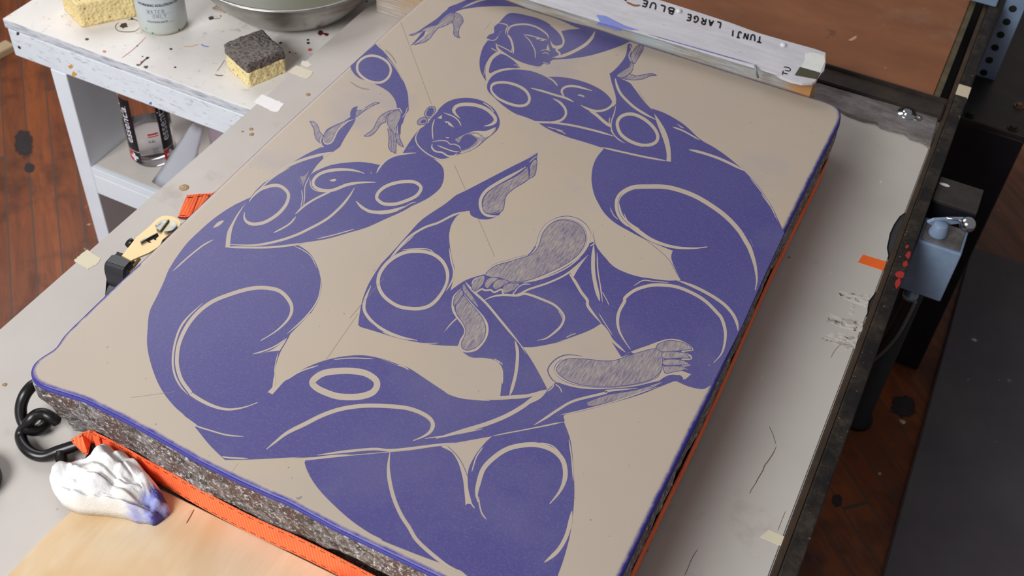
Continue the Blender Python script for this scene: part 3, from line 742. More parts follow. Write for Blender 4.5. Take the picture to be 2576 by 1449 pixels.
zz = [-.014, -.019, -.025, -.032, -.040, -.048, -.056, -.064, -.072, -.080, -.088, -.096, -.103, -.1098]
bm = bmesh.new(); la = bm.verts.layers.float.new('rim'); ls = bm.verts.layers.float.new('side'); R_ = []
for d, z, rm, sd in rings + [(None, z, 0, 1) for z in zz]:
    row = []
    base = soften(offset(SL, d), 6 if d < -.005 else 0) if d is not None else offset(SL, .001)
    for i, q in enumerate(base):
        p = V3(q.x, q.y, z)
        if d is None:
            tq = (SL[(i + 1) % len(SL)] - SL[i - 1]).normalized(); nrm = Vector((tq.y, -tq.x))
            k = noise.fractal(p * 45, .9, 2.1, 4) * .0028 + noise.fractal(p * 12, .9, 2.1, 3) * .0025 - .0008
            k -= max(0, -z - .03) * (.30 if p.x < -.76 else .02)
            if nrm.y < -.5 and -.47 < p.x < -.25: k -= .022 * math.sin((p.x + .47) / .22 * math.pi) * min(1, max(0, (-z - .045) / .03))
            k = min(k, .0006)
            p.x += nrm.x * k; p.y += nrm.y * k
        v = bm.verts.new(p); v[la] = rm * (.25 if d is not None and d < -.002 and p.x < -.80 and p.y > .75 else 1); v[ls] = sd; row.append(v)
    R_.append(row)
nS = len(SL)
vt, _, ft, *_r = delaunay_2d_cdt([v.co.xy for v in R_[0]], [], [list(range(nS))], 1, 1e-6)
if len(vt) == nS:
    for t in ft:
        f = bm.faces.new([R_[0][i] for i in t]); f.normal_update()
        if f.normal.z < 0: f.normal_flip()
else:
    bm.faces.new(R_[0])
for A, B in zip(R_, R_[1:]):
    for i in range(nS): bm.faces.new((B[i], B[(i + 1) % nS], A[(i + 1) % nS], A[i]))
bm.faces.new(R_[-1][::-1])
so = obj('stone_block', bm, SM, stone, True)
build_drawing(DM, stone)
# ---------------------------------------------------------------- plywood sheet in front, stained
def plymat():
    t = NT('birch_plywood'); v = t.map(scale=(1, .12, 1), rot=(0, 0, .12)); g = t.noise(95, 4, .6, v, .5); w = t.noise(7, 4, .55, t.map(scale=(1, .6, 1)), .8)
    c = t.mix(t.ramp(g, .3, .7), lin((226, 204, 172)), lin((218, 192, 156))); c = t.mix(t.ramp(w, .52, .66), c, lin((210, 174, 128)))
    c = t.mix(t.ramp(t.noise(3, 3, .5, t.map(loc=(2, 2, 0))), .6, .75), c, lin((196, 180, 156))); t.bump(g, .08); return t.done(c, .5, 0, .4)
bm = bmesh.new(); prism(bm, [(-.726, -.15), (-.05, -.15), (-.05, .5345), (-.716, .5345), (-.7255, .42)], BZ + .0005, BZ + .0125, .0015)
ply = tag(obj('plywood_sheet', bm, plymat(), origin=V3(-.4, .3, BZ)), 'pale thin plywood sheet in front of the stone', 'plywood')
bm = bmesh.new()
def on_ply(q): return at(q.x, q.y, BZ + .0131)
for w, p in ((2, [(488, 1281), (478, 1300), (468, 1317)]), (1.2, [(481, 1284), (474, 1292)])): ribbon(bm, p, w, on_ply, taper='s')
obj('scratch', bm, plain('scratch', (150, 84, 50), .7), ply)
# ---------------------------------------------------------------- orange ratchet strap round the stone
def webmat():
    t = NT('orange_webbing')
    u = t.n('ShaderNodeUVMap', _uv_map='UVMap').outputs[0]; s = t.n('ShaderNodeSeparateXYZ', Vector=u)
    rib = t.math('SINE', t.math('MULTIPLY', t.math('ADD', s.outputs[0], t.math('MULTIPLY', s.outputs[1], .004)), 1500))
    c = t.mix(t.ramp(rib, -.6, .9), lin((250, 110, 62)), lin((255, 136, 88)))
    c = t.mix(t.ramp(t.noise(16, 3, .6), .52, .72), c, lin((242, 92, 52)))
    dash = t.math('LESS_THAN', t.math('FRACT', t.math('MULTIPLY', s.outputs[0], 75)), .55)
    ln = t.math('MAXIMUM', t.math('LESS_THAN', t.math('ABSOLUTE', t.math('SUBTRACT', s.outputs[1], .10)), .018), t.math('LESS_THAN', t.math('ABSOLUTE', t.math('SUBTRACT', s.outputs[1], .90)), .018))
    c = t.mix(t.math('MULTIPLY', ln, dash), c, lin((60, 20, 24)))
    c = t.mix(t.ramp(t.noise(45, 5, .7, t.map(loc=(5, 5, 5))), .70, .76), c, lin((232, 176, 158)))
    t.bump(rib, .2, .0008); return t.done(c, .6, 0, .3)
M['web'] = webmat()
def band(bm, path, th=.0014):
    """strap: path of (top point, bottom point) pairs"""
    uv = bm.loops.layers.uv.new('UVMap') if not bm.loops.layers.uv else bm.loops.layers.uv[0]
    L = 0; prev = None; rows = []
    for i, (a, b) in enumerate(path):
        if i: L += ((path[i - 1][0] + path[i - 1][1]) * .5 - (a + b) * .5).length
        d = ((path[min(i + 1, len(path) - 1)][0] - path[max(i - 1, 0)][0]) + (path[min(i + 1, len(path) - 1)][1] - path[max(i - 1, 0)][1]))
        n = d.cross(a - b).normalized() * th * .5
        rows.append(([bm.verts.new(a + n), bm.verts.new(b + n), bm.verts.new(b - n), bm.verts.new(a - n)], L))
    for (A, la_), (B, lb) in zip(rows, rows[1:]):
        for q, (v0, v1) in zip(range(4), ((1, 0), (0, 0), (0, 1), (1, 1))):
            r = (q + 1) % 4; f = bm.faces.new((A[q], A[r], B[r], B[q]))
            vv = ((1, 0), (0, 0), (0, 1), (1, 1))[q]
            for lp, (uu, v_) in zip(f.loops, ((la_, vv[0]), (la_, vv[1]), (lb, vv[1]), (lb, vv[0]))): lp[uv].uv = (uu, v_)
    for A in (rows[0][0], rows[-1][0]): bm.faces.new(A)
    return bm
strap = thing('ratchet_strap', 'orange ratchet strap tied round the stone with brass-coloured ratchet', 'strap', (-.5, .535, BZ + ZS))
ST, SB = -.0595, -.0962
path = []
def front_y(x): return min(q.y for q in SL if abs(q.x - x) < .006)
for x in [-.752 + i * .02 for i in range(31)]:
    w = .0005 * math.sin(x * 40); f_ = front_y(x) if x < -.48 or x > -.24 else front_y(-.48) + (front_y(-.24) - front_y(-.48)) * (x + .48) / .24
    path.append((V3(x, f_ - .0016 + w, ST), V3(x, f_ - .0026 + w, SB)))
path += [(V3(-.140, fy - .0022, ST), V3(-.140, fy - .003, SB)), (V3(xr - .002, fy + .006, ST), V3(xr - .001, fy + .006, SB)), (V3(xr + .0016, fy + .03, ST), V3(xr + .0024, fy + .03, SB))]
def right_x(y): return max(q.x for q in SL if abs(q.y - y) < .006)
for y in [.60 + i * .05 for i in range(18)]: path.append((V3(right_x(y) + .0012, y, ST), V3(right_x(y) + .0016, y, SB)))
path += [(V3(right_x(1.49) + .001, 1.49, ST), V3(right_x(1.49) + .001, 1.49, SB)), (V3(xr - .008, 1.5415, ST), V3(xr - .008, 1.5415, SB)), (V3(xr - .04, 1.5585, ST), V3(xr - .04, 1.559, SB)), (V3(-.5, 1.5585, ST), V3(-.5, 1.5585, SB)), (V3(-.82, 1.557, ST), V3(-.82, 1.557, SB)), (V3(-.842, 1.535, ST), V3(-.842, 1.535, SB)), (V3(-.848, 1.10, ST), V3(-.848, 1.10, SB))]
a, b = at(530, 484, -.052), at(556, 466, -.09)
path += [(V3(-.862, 1.01, -.054), V3(-.862, 1.01, -.092)), (at(533, 487, -.05), at(500, 540, -.09)), (at(500, 488, -.049), at(478, 549, -.083)), (at(470, 491, -.049), at(447, 546, -.082))]
bm = bmesh.new(); band(bm, path); obj('webbing', bm, M['web'], strap)
# folded end of the strap through the hook's eye, and the webbing going back into the spool
bm = bmesh.new()
band(bm, [(at(250, 1104, -.062), at(262, 1140, -.094)), (at(240, 1086, -.06), at(247, 1118, -.09)), (at(226, 1083, -.056), at(228, 1112, -.082)), (at(205, 1090, -.062), at(222, 1142, -.085)), (at(178, 1106, -.072), at(215, 1144, -.090)), (at(186, 1116, -.080), at(218, 1140, -.094))])
obj('folded_end', bm, M['web'], strap)
bm = bmesh.new(); band(bm, [(at(447, 546, -.05), at(455, 551, -.09)), (at(468, 548, -.055), at(474, 553, -.09)), (at(492, 540, -.06), at(496, 548, -.09))]); obj('inner_wrap', bm, plain('red_webbing', (190, 30, 20), .6), strap)
# ratchet: two side plates, split spool, pawl bar, lever with black grip
rp = lambda x, y, z=-.045: at(250 + x / 5.574, 470 + y / 5.574, z)
plate = [(310, 965), (520, 700), (700, 560), (800, 450), (870, 408), (950, 400), (1040, 415), (1110, 460), (1145, 500), (1130, 560), (1060, 620), (960, 680), (880, 740), (850, 830), (700, 925), (560, 980), (440, 1035)]
RT, RB = -.043, -.093
body = bmesh.new(); prism(body, [rp(x, y, RT).xy for x, y in plate], RT - .0022, RT, .0005); rat = obj('ratchet_side_plate', body, M['zinc'], strap)
body = bmesh.new(); prism(body, [rp(x, y, RT).xy for x, y in plate], RB, RB + .0022, .0005); obj('ratchet_side_plate', body, M['zinc'], strap)
c = rp(945, 565, RT); ax = (rp(1000, 480, RT) - rp(880, 640, RT)).xy.normalized(); pn = Vector((-ax.y, ax.x))
bm = bmesh.new()
for s in (-1, 1):
    pts = [c.xy + pn * s * (.0025 + .0115 * math.sin(a)) + ax * .0125 * math.cos(a) for a in [math.pi * j / 14 for j in range(15)]]
    prism(bm, pts, RB - .004, RT + .0035, .0007)
obj('spool', bm, M['dull_steel'], strap)
bm = bmesh.new(); px_poly = [(790, 560), (860, 520), (860, 545), (815, 585)]
prism(bm, [rp(x, y, RT).xy for x, y in px_poly], RT + .0001, RT + .004); obj('spool_clip', bm, M['dull_steel'], strap)
bm = bmesh.new()
prism(bm, [rp(x, y, RT).xy for x, y in [(660, 745), (820, 655), (832, 690), (790, 725), (800, 745), (770, 742), (760, 728), (700, 760), (725, 780), (690, 780), (665, 765)]], RT + .0001, RT + .0006)
obj('pawl_slot', bm, M['hole'], strap)
bm = bmesh.new(); prism(bm, [rp(x, y, RT).xy for x, y in [(575, 780), (655, 735), (668, 755), (590, 802)]], RT - .0005, RT + .0035, .0005); prism(bm, [rp(x, y, RT).xy for x, y in [(660, 738), (815, 655), (822, 668), (668, 752)]], RT + .0003, RT + .003, .0004); obj('pawl_bar', bm, M['dull_steel'], strap)
bm = bmesh.new()
S_, E_ = rp(335, 990, -.05), rp(190, 1150, -.05); Ld = Vector(((E_ - S_).x, (E_ - S_).y, 0)); LL = Ld.length; Ld.normalize(); Wd = Vector((-Ld.y, Ld.x, 0))
prof_ = [(-.004, -.0485), (.0, -.0485)] + [(LL * (.1 + .62 * i / 18), -.0485) for i in range(19)] + [(LL * .86, -.0505), (LL * .95, -.0545), (LL, -.061), (LL * 1.01, -.075), (LL * 1.0, -.098)]
rows = []
for i, (l, z) in enumerate(prof_):
    a_, b_ = prof_[max(i - 1, 0)], prof_[min(i + 1, len(prof_) - 1)]; tg = (Ld * (b_[0] - a_[0]) + Vector((0, 0, b_[1] - a_[1]))).normalized(); up = Wd.cross(tg); up = up if up.z > 0 or up.dot(Ld) > 0 else -up
    g = .0009 if i % 2 and i < 20 else 0; W_ = .0165 - .003 * (i < 3); q = S_.copy(); q.z = z + ZS; q += Ld * l
    rows.append([bm.verts.new(q + Wd * sx * (W_ - g) + up * sy) for sx, sy in ((-1, -.010), (-1, -.002), (-.86, .0015 - g), (.86, .0015 - g), (1, -.002), (1, -.010))])
for A, B in zip(rows, rows[1:]):
    for j in range(6): bm.faces.new((A[j], A[(j + 1) % 6], B[(j + 1) % 6], B[j]))
bm.faces.new(rows[0][::-1]); bm.faces.new(rows[-1]); bmesh.ops.recalc_face_normals(bm, faces=bm.faces); obj('lever_grip', bm, M['rubber'], strap, label='black ribbed grip')
bm = bmesh.new(); band(bm, [(rp(560, 985, -.05), rp(580, 1010, -.06)), (rp(470, 1100, -.07), rp(500, 1120, -.08)), (rp(380, 1190, -.085), rp(410, 1215, -.094)), (rp(310, 1240, -.088), rp(350, 1280, -.096))], .002); obj('lever_arm', bm, M['zinc'], strap)
bm = bmesh.new(); tube(bm, [rp(470, 770, -.06), rp(440, 790, -.062), rp(415, 830, -.066)], .006, 10, k=3); obj('release_tab', bm, M['vinyl'], strap, True)
# black wire hooks at the front left corner
hk = lambda x, y, z: at(x / 2.847, 940 + y / 2.847, z)
bm = bmesh.new(); tube(bm, [hk(275, 80, -.060), hk(235, 85, -.058), hk(180, 150, -.062), hk(150, 240, -.074), hk(160, 330, -.086), hk(205, 395, -.094), hk(265, 405, -.099), hk(315, 380, -.1005), hk(335, 340, -.100)], .0072, 14); obj('wire_hook', bm, M['vinyl'], strap, True, label='black vinyl-coated wire hook')
bm = bmesh.new(); tube(bm, [hk(412, 345, -.088), hk(370, 315, -.082), hk(320, 290, -.079), hk(265, 292, -.078), hk(220, 330, -.082), hk(165, 400, -.096), hk(150, 455, -.1015), hk(180, 525, -.1015), hk(240, 575, -.1015), hk(320, 590, -.1015), hk(420, 555, -.098), hk(540, 515, -.092), hk(610, 490, -.088)], .0072, 14)
tube(bm, [hk(438, 560, -.097), hk(440, 610, -.1), hk(462, 680, -.1015), hk(520, 715, -.1015), hk(590, 690, -.1015), hk(650, 620, -.100), hk(672, 550, -.095), hk(650, 495, -.089), hk(610, 485, -.087)], .0070, 14)
obj('wire_hook', bm, M['vinyl'], strap, True, label='black double wire hook threaded through the strap end')
# ---------------------------------------------------------------- cotton rag
rag_px = [(122, 1205), (137, 1180), (178, 1172), (205, 1168), (222, 1172), (246, 1158), (262, 1150), (290, 1152), (318, 1168), (350, 1185), (382, 1212), (408, 1240), (420, 1268), (437, 1290), (422, 1308), (408, 1312), (395, 1329), (372, 1318), (352, 1322), (326, 1310), (270, 1302), (200, 1297), (160, 1280), (134, 1245)]
def ragmat():
    t = NT('cotton_rag'); x = t.n('ShaderNodeAttribute', _attribute_name='stain').outputs['Fac']
    c = t.mix(t.ramp(t.noise(14, 4, .6), .4, .7), lin((238, 236, 236)), lin((226, 220, 208)))
    e = t.math('ADD', x, t.math('MULTIPLY', t.math('SUBTRACT', t.noise(36, 5, .7), .5), 1.1))
    c = t.mix(t.ramp(e, .30, .75), c, lin((160, 164, 214))); c = t.mix(t.ramp(e, .85, 1.3), c, lin((84, 82, 150)))
    t.bump(t.noise(160, 4, .7), .5, .002); return t.done(c, .9, 0, .1)
rb = [Vector(at(x, y, -.098).xy) for x, y in rag_px]
rb = soften(resample(rb, .004), 2); cc = sum(rb, Vector((0, 0))) / len(rb)
LOBES = [(at(px, py, -.09).xy, r, h) for px, py, r, h in ((268, 1178, .015, .047), (246, 1192, .016, .035), (298, 1196, .019, .045), (332, 1214, .019, .044), (160, 1215, .018, .036), (205, 1205, .018, .036), (142, 1240, .018, .030), (250, 1235, .028, .044), (200, 1262, .028, .037), (270, 1278, .030, .036), (366, 1236, .017, .038), (396, 1262, .014, .027), (340, 1300, .018, .026), (385, 1313, .011, .020), (425, 1294, .008, .014), (322, 1262, .022, .040))]
GT = at(392, 1300, -.09).xy
STN = [(at(px, py, -.09).xy, r, a) for px, py, r, a in ((412, 1258, .016, 1.25), (398, 1305, .024, .95), (430, 1290, .014, 1.0), (345, 1312, .020, .62), (375, 1275, .012, .7))]
FY = front_y(-.7)
bm = bmesh.new(); lst = bm.verts.layers.float.new('stain'); nR = len(rb); rows = []
K = 48
for k in range(K):
    r = 1 - k / K
    row = []
    for i, q in enumerate(rb):
        p = cc + (q - cc) * (r if k else .985)
        hs = sorted((h * max(0, 1 - ((p - l).length / rr) ** 2 * .42) for l, rr, h in LOBES), reverse=True)
        h = hs[0] + .06 * hs[1]
        gate = min(1, (1 - r) * 7)
        wp = Vector((p.x + .006 * noise.noise(Vector((p.x * 40, p.y * 40, 9))), p.y + .006 * noise.noise(Vector((p.x * 40, p.y * 40, 4))), 0))
        rid = lambda sx, sy, ph: 1 - min(1, abs(noise.noise(Vector((wp.x * sx + wp.y * sy, wp.y * sx - wp.x * sy, ph)))) / .3)
        h += .003 * noise.fractal(Vector((p.x * 45, p.y * 45, 3)), 1, 2, 3) + .0022 * rid(28, 22, 1.3) - .0050 * rid(34, -14, 6.1)
        gd = p - GT; ga = math.atan2(gd.y, gd.x); h += .0065 * noise.noise(Vector((ga * 4.2, gd.length * 16, 2))) * min(1, gd.length / .02) - .004 * max(0, 1 - abs(noise.noise(Vector((ga * 3.1, gd.length * 9, 8)))) / .16)
        h = max(h, .012) * (gate ** .5) + .0005
        pos = V3(p.x, min(p.y, FY - .0062), (-.0975 if k == 0 else -.0968 + h))
        v = bm.verts.new(pos)
        v[lst] = max([0] + [a * max(0, 1.25 - (p - l).length / rr) for l, rr, a in STN]); row.append(v)
    rows.append(row)
for A, B in zip(rows, rows[1:]):
    for i in range(nR): bm.faces.new((A[i], A[(i + 1) % nR], B[(i + 1) % nR], B[i]))
bm.faces.new(rows[-1]); bm.faces.new(rows[0][::-1]); bmesh.ops.recalc_face_normals(bm, faces=bm.faces)
rag = tag(obj('cotton_rag', bm, ragmat(), smooth=True, origin=(cc.x, cc.y, BZ + ZS + .013)), 'crumpled white cotton rag with blue-stained end', 'rag')
# dark tin lid at the left edge of the picture
b = at(-66, 1222, BZ)
bm = bmesh.new(); lathe(bm, b + Vector((-.006, 0, 0)), [(0, 0), (.034, 0), (.036, .002), (.036, .016), (.033, .018), (.031, .015), (0, .014)], 48); tag(obj('tin_lid', bm, plain('slate_blue_tin', (58, 62, 78), .4, .3), smooth=True, origin=b), 'dark slate round tin cut off by the left picture edge', 'tin')
# ---------------------------------------------------------------- tape pieces on the bed
def tape(px, col, label, z=BZ, jag=1.0, over=None):
    bm = bmesh.new(); px_patch(bm, px, z, 0, jag, .0005)
    c = at(*px[0], z); return tag(obj('masking_tape', bm, plain('tape_' + '_'.join(map(str, col)), col, .6, var=.05, sc=40), origin=c), label, 'tape', 'strips of tape')
tape([(660, 238), (714, 261), (700, 280), (690, 282), (638, 257)], (244, 240, 238), 'bright white tape piece on the left edge of the bed')
tape([(744, 165), (788, 180), (782, 190), (772, 199), (725, 182)], (216, 208, 184), 'cream tape piece by the bed edge beside the grey-topped sponge')
tape([(760, 152), (776, 156), (784, 165), (772, 170), (757, 162)], (222, 216, 200), 'tiny torn cream tape scrap just beyond the cream piece near the sponge')
tape([(218, 628), (253, 650), (248, 662), (222, 677), (186, 656)], (216, 206, 178), 'yellowed cream tape left of the ratchet handle')
tape([(2171, 641), (2230, 659), (2222, 681), (2158, 660)], (246, 106, 32), 'bright orange tape strip at the right rim of the bed', jag=0)
tape([(1934, 1333), (1973, 1350), (1964, 1374), (1912, 1351)], (222, 212, 184), 'pale cream tape strip at the lower right rim of the bed', jag=0)
# screw heads / rust spots in the bed
for px, py, r in ((463, 472, .0075), (633, 338, .004), (632, 325, .0035), (775, 238, .004), (610, 331, .002), (12, 968, .003)):
    c = at(px, py, BZ); bm = bmesh.new(); lathe(bm, c, [(r, .0001), (r * .9, .0006), (r * .5, .0004), (0, .0003)], 20)
    obj('screw', bm, plain('brass_screw', (176, 150, 112), .5, .4, c2=(130, 96, 60), sc=300), bed, True)
# ---------------------------------------------------------------- white work bench on the left
TB = -.15                                    # its top, below the stone's top
X0, X1, YF, YB = -1.584, -1.0135, 1.244, 2.05
bench = thing('work_bench', 'white-painted wooden work bench with a lower shelf left of the press', 'bench', ((X0 + X1) / 2, 1.6, 0))
M['bench_top'] = white_paint('bench_top_paint', (234, 228, 222), d=.60)
M['bench_side'] = white_paint('bench_side_paint', (238, 246, 254), (120, 124, 132), False, .555, (1, 1, 3))
M['leg_paint'] = plain('leg_paint', (238, 246, 254), .5, c2=(230, 238, 246), sc=9)
def plyedge():
    t = NT('painted_plywood_edge'); v = t.map(scale=(3, 3, 60)); g = t.noise(9, 5, .7, v)
    c = t.mix(t.ramp(g, .48, .62), lin((222, 226, 232)), lin((150, 160, 174))); t.bump(g, .4, .002); return t.done(c, .6, 0, .3)
bm = bmesh.new(); box(bm, V3(X0, YF, TB - .019), V3(X1, YB, TB), .002)
bmesh.ops.recalc_face_normals(bm, faces=bm.faces)
for f in bm.faces:
    if f.normal.z < .5: f.material_index = 1
obj('bench_top', bm, [M['bench_top'], plyedge()], bench)
bm = bmesh.new(); box(bm, V3(X0 + .004, YF + .001, TB - .0785), V3(X1, YF + .021, TB - .0192), .0025); ap = obj('front_apron', bm, M['bench_side'], bench)
b = on_y(48, 120, YF); bm = bmesh.new(); lathe(bm, b + Vector((0, -.0002, 0)), [(0, .0), (.003, .0003), (.0032, .0011), (0, .0011)], 16, axis=Matrix(((1, 0, 0), (0, 0, 1), (0, 1, 0)))); obj('nail_hole', bm, M['hole'], ap)
bm = bmesh.new(); box(bm, V3(X0 + .004, YF + .022, TB - .0785), V3(X0 + .022, YB, TB - .0192), .002); obj('side_apron', bm, M['bench_side'], bench)
bm = bmesh.new(); box(bm, V3(X0 + .03, YB - .03, TB - .0785), V3(X1, YB - .01, TB - .0192), .002); obj('back_apron', bm, M['bench_side'], bench)
for x, y in ((-1.4975, YF + .0215), (-1.052, YF + .0215), (-1.4975, YB - .12), (-1.052, YB - .12)):
    bm = bmesh.new(); box(bm, V3(x, y - .02 * (y < 1.5), FL), V3(x + .0375, y + .088, TB - (.0195 if y > 1.5 else .0795)), .002); obj('leg', bm, M['leg_paint'], bench)
SH = -.45
bm = bmesh.new(); box(bm, V3(-1.4595, YF + .012, SH - .018), V3(-1.0525, YB - .13, SH), .0015); obj('shelf', bm, white_paint('shelf_paint', (222, 214, 206), d=.66), bench)
bm = bmesh.new(); box(bm, V3(-1.4595, YF + .0015, SH - .068), V3(-1.0525, YF + .0215, SH - .0185), .002); box(bm, V3(-1.4595, YF + .0015, SH - .0187), V3(-1.0525, YF + .0118, SH), .001); obj('shelf_rail', bm, M['leg_paint'], bench)
# marks on the bench: paint spots, ring stain, pencil lines, yellow chips
def on_bench(q): return at(q.x, q.y, TB + .0004)
def blot(parent, cx, cy, r, mat, place, n=11, ry=.7):
    bm = bmesh.new(); pts = [Vector((cx + math.cos(a) * r * random.uniform(.6, 1.2), cy + math.sin(a) * r * ry * random.uniform(.6, 1.2))) for a in [6.283 * i / n for i in range(n)]]
    vs = [bm.verts.new(place(q)) for q in pts]; f = bm.faces.new(vs); obj('paint_mark', bm, mat, parent)
M['spot_dark'] = plain('dark_paint', (58, 48, 46), .5); M['spot_red'] = plain('red_spot', (206, 100, 92), .5); M['spot_wine'] = plain('wine_spot', (104, 32, 40), .5); M['spot_blue'] = plain('blue_spot', (70, 130, 205), .5); M['spot_gold'] = plain('bare_wood_chip', (222, 168, 88), .6)
for cx, cy, r, m in ((311, 64, 11, 'spot_dark'), (332, 47, 4, 'spot_dark'), (218, 98, 5, 'spot_dark'), (367, 168, 6, 'spot_dark'), (371, 145, 4, 'spot_dark'), (358, 142, 2.2, 'spot_dark'), (441, 169, 3.5, 'spot_dark'), (347, 163, 4, 'spot_dark'), (262, 129, 5, 'spot_red'), (356, 156, 4, 'spot_red'),
                     (345, 115, 2.5, 'spot_dark'), (430, 123, 4, 'spot_dark'), (780, 125, 6, 'spot_red'), (729, 131, 3.5, 'spot_wine'), (744, 134, 2, 'spot_wine'), (806, 83, 9, 'spot_wine'), (821, 86, 6, 'spot_wine'), (808, 79, 4, 'spot_wine'), (922, 3, 3.5, 'spot_wine'), (775, 100, 4, 'spot_dark'), (775, 108, 5, 'spot_dark'), (706, 108, 4, 'spot_dark'), (530, 45, 8, 'spot_dark'), (555, 40, 3, 'spot_red')):
    blot(bench, cx, cy, r, M[m], on_bench)
def on_front(q): return on_y(q.x, q.y, YF + .0008)
for cx, cy, r, m in ((178, 168, 6, 'spot_gold'), (186, 187, 7, 'spot_gold'), (379, 260, 4, 'spot_blue'), (613, 272, 3, 'spot_blue'), (45, 85, 5, 'spot_dark')): blot(bench, cx, cy, r, M[m], on_front, ry=1)
for w, p, m in ((1.6, [(300, 55), (292, 62), (291, 70), (299, 78), (320, 80), (340, 78), (352, 68)], 'spot_dark'), (1.6, [(320, 50), (335, 48), (350, 54)], 'spot_dark'), (1.4, [(305, 146), (325, 132), (345, 115), (368, 92)], 'spot_red'), (3.2, [(350, 165), (362, 152), (376, 143)], 'spot_dark'),
                (2.2, [(505, 111), (515, 116), (526, 117)], 'spot_blue'), (1.2, [(460, 116), (478, 117), (500, 111)], 'spot_gold'), (2, [(540, 187), (550, 190), (562, 189)], 'spot_dark'), (2.4, [(584, 31), (578, 34), (576, 38)], 'spot_dark'), (1, [(545, 180), (556, 165), (566, 150)], 'spot_dark'), (1.4, [(523, 45), (540, 47), (556, 45)], 'spot_dark')):
    bm = bmesh.new(); ribbon(bm, p, w, on_bench, taper='s'); obj('paint_mark', bm, M[m], bench)
# ---------------------------------------------------------------- sponges
def sponge(name, base, zt, label, mats, split=None, amp=.002, seed=0):
    """base: four corners (world xy) of the footprint, going round"""
    c = sum(base, Vector((0, 0))) / 4; root = thing(name, label, 'sponge', (c.x, c.y, TB + ZS), None)
    def block(z0, z1, nz, mat, nm, mp):
        bm = bmesh.new(); N = 22
        def P(u, v, w):
            q = base[0] * (1 - u) * (1 - v) + base[1] * u * (1 - v) + base[2] * u * v + base[3] * (1 - u) * v
            p = V3(q.x, q.y, z0 + (z1 - z0) * w); k = noise.fractal(p * 90 + Vector((seed, 0, 0)), 1, 2, 4) * mp
            d = (p - V3(c.x, c.y, (z0 + z1) / 2)).normalized(); ed = sum(1 for t in (u, v) if t < .02 or t > .98)
            p += d * (k - .0012 * (ed == 2)); p.z = max(p.z, TB + ZS + .0003) if w == 0 else p.z; return p
        g = {}
        def V(i, j, k):
            if (i, j, k) not in g: g[i, j, k] = bm.verts.new(P(i / N, j / N, k / nz))
            return g[i, j, k]
        for i in range(N):
            for j in range(N):
                bm.faces.new((V(i, j, nz), V(i + 1, j, nz), V(i + 1, j + 1, nz), V(i, j + 1, nz))); bm.faces.new((V(i, j + 1, 0), V(i + 1, j + 1, 0), V(i + 1, j, 0), V(i, j, 0)))
            for k in range(nz):
                bm.faces.new((V(i, 0, k), V(i + 1, 0, k), V(i + 1, 0, k + 1), V(i, 0, k + 1))); bm.faces.new((V(i + 1, N, k), V(i, N, k), V(i, N, k + 1), V(i + 1, N, k + 1)))
                bm.faces.new((V(0, i + 1, k), V(0, i, k), V(0, i, k + 1), V(0, i + 1, k + 1))); bm.faces.new((V(N, i, k), V(N, i + 1, k), V(N, i + 1, k + 1), V(N, i, k + 1)))
        bmesh.ops.recalc_face_normals(bm, faces=bm.faces); return obj(nm, bm, mat, root, True)
    if split is None: block(TB, zt, 14, mats[0], 'foam', amp)
    else: block(TB, split - .0004, 12, mats[0], 'foam', amp); block(split, zt, 8, mats[1], 'scouring_layer', amp * 1.6)
    return root
xy = lambda x, y, z=TB: at(x, y, z).xy
b0, b1, b3 = xy(627, 221), xy(721, 181), xy(570, 167)
sponge('scouring_sponge', [b0, b1, b1 + (b3 - b0), b3], TB + .046, 'small yellow sponge with dark grey scouring top beside the steel bowl', [cellu('yellow_foam', (246, 228, 172), (206, 158, 84)), sponge_mat('grey_scourer', (98, 92, 94), (128, 120, 112), (44, 40, 42))], TB + .029, .0016, 3)
b0, b1 = xy(207, 70), xy(346, 41); b3 = b0 + (xy(171, 0, TB + .045) - xy(196, 26, TB + .045)) * 1.9
sponge('foam_sponge', [b0, b1, b1 + (b3 - b0), b3], TB + .047, 'large plain yellow sponge at the far left of the bench behind the spray bottle', [cellu('honey_foam', (248, 226, 166), (232, 178, 96))], None, .0016, 9)
# ---------------------------------------------------------------- spray bottle
R0 = .0440; fc = at(418, 93.5, TB); away = Vector((fc.x, fc.y, 0)).normalized(); bc = Vector((fc.x, fc.y, TB + ZS + .0003)) + away * R0
spray = thing('spray_bottle', 'cloudy white spray bottle marked WATER ONLY on the white bench', 'bottle', bc)
t = NT('cloudy_plastic'); z = t.n('ShaderNodeSeparateXYZ', Vector=t.tc).outputs[2]
cp = t.done(t.mix(t.ramp(z, .0, .05), lin((206, 210, 196)), lin((206, 216, 222))), .34, 0, .5, Transmission_Weight=.12, Subsurface_Weight=.25, Subsurface_Radius=(.02, .02, .02), Subsurface_Scale=.5)
prof = [(0, 0), (.036, 0), (.0415, .003), (R0, .010), (R0 + .0003, .05), (R0 - .0012, .10), (R0 - .0035, .14), (.036, .165), (.026, .182), (.0165, .192), (.0145, .198), (.0145, .212), (0, .212)]
bm = bmesh.new(); lathe(bm, bc, prof, 64); obj('bottle_body', bm, cp, spray, True)
bm = bmesh.new(); lathe(bm, bc + Vector((0, 0, .2125)), [(0, 0), (.0165, 0), (.017, .02), (.013, .03), (0, .03)], 32); box(bm, bc + Vector((-.018, -.05, .236)), bc + Vector((.018, .045, .262)), .006); obj('spray_head', bm, plain('spray_head', (60, 62, 66), .4), spray)
bm = bmesh.new(); tube(bm, [bc + Vector((0, -.03, .236)), bc + Vector((0, -.045, .215)), bc + Vector((0, -.05, .185))], .005, 10); obj('trigger', bm, plain('red_trigger', (170, 40, 40), .4), spray)
view = -away; ang0 = math.atan2(view.y, view.x)
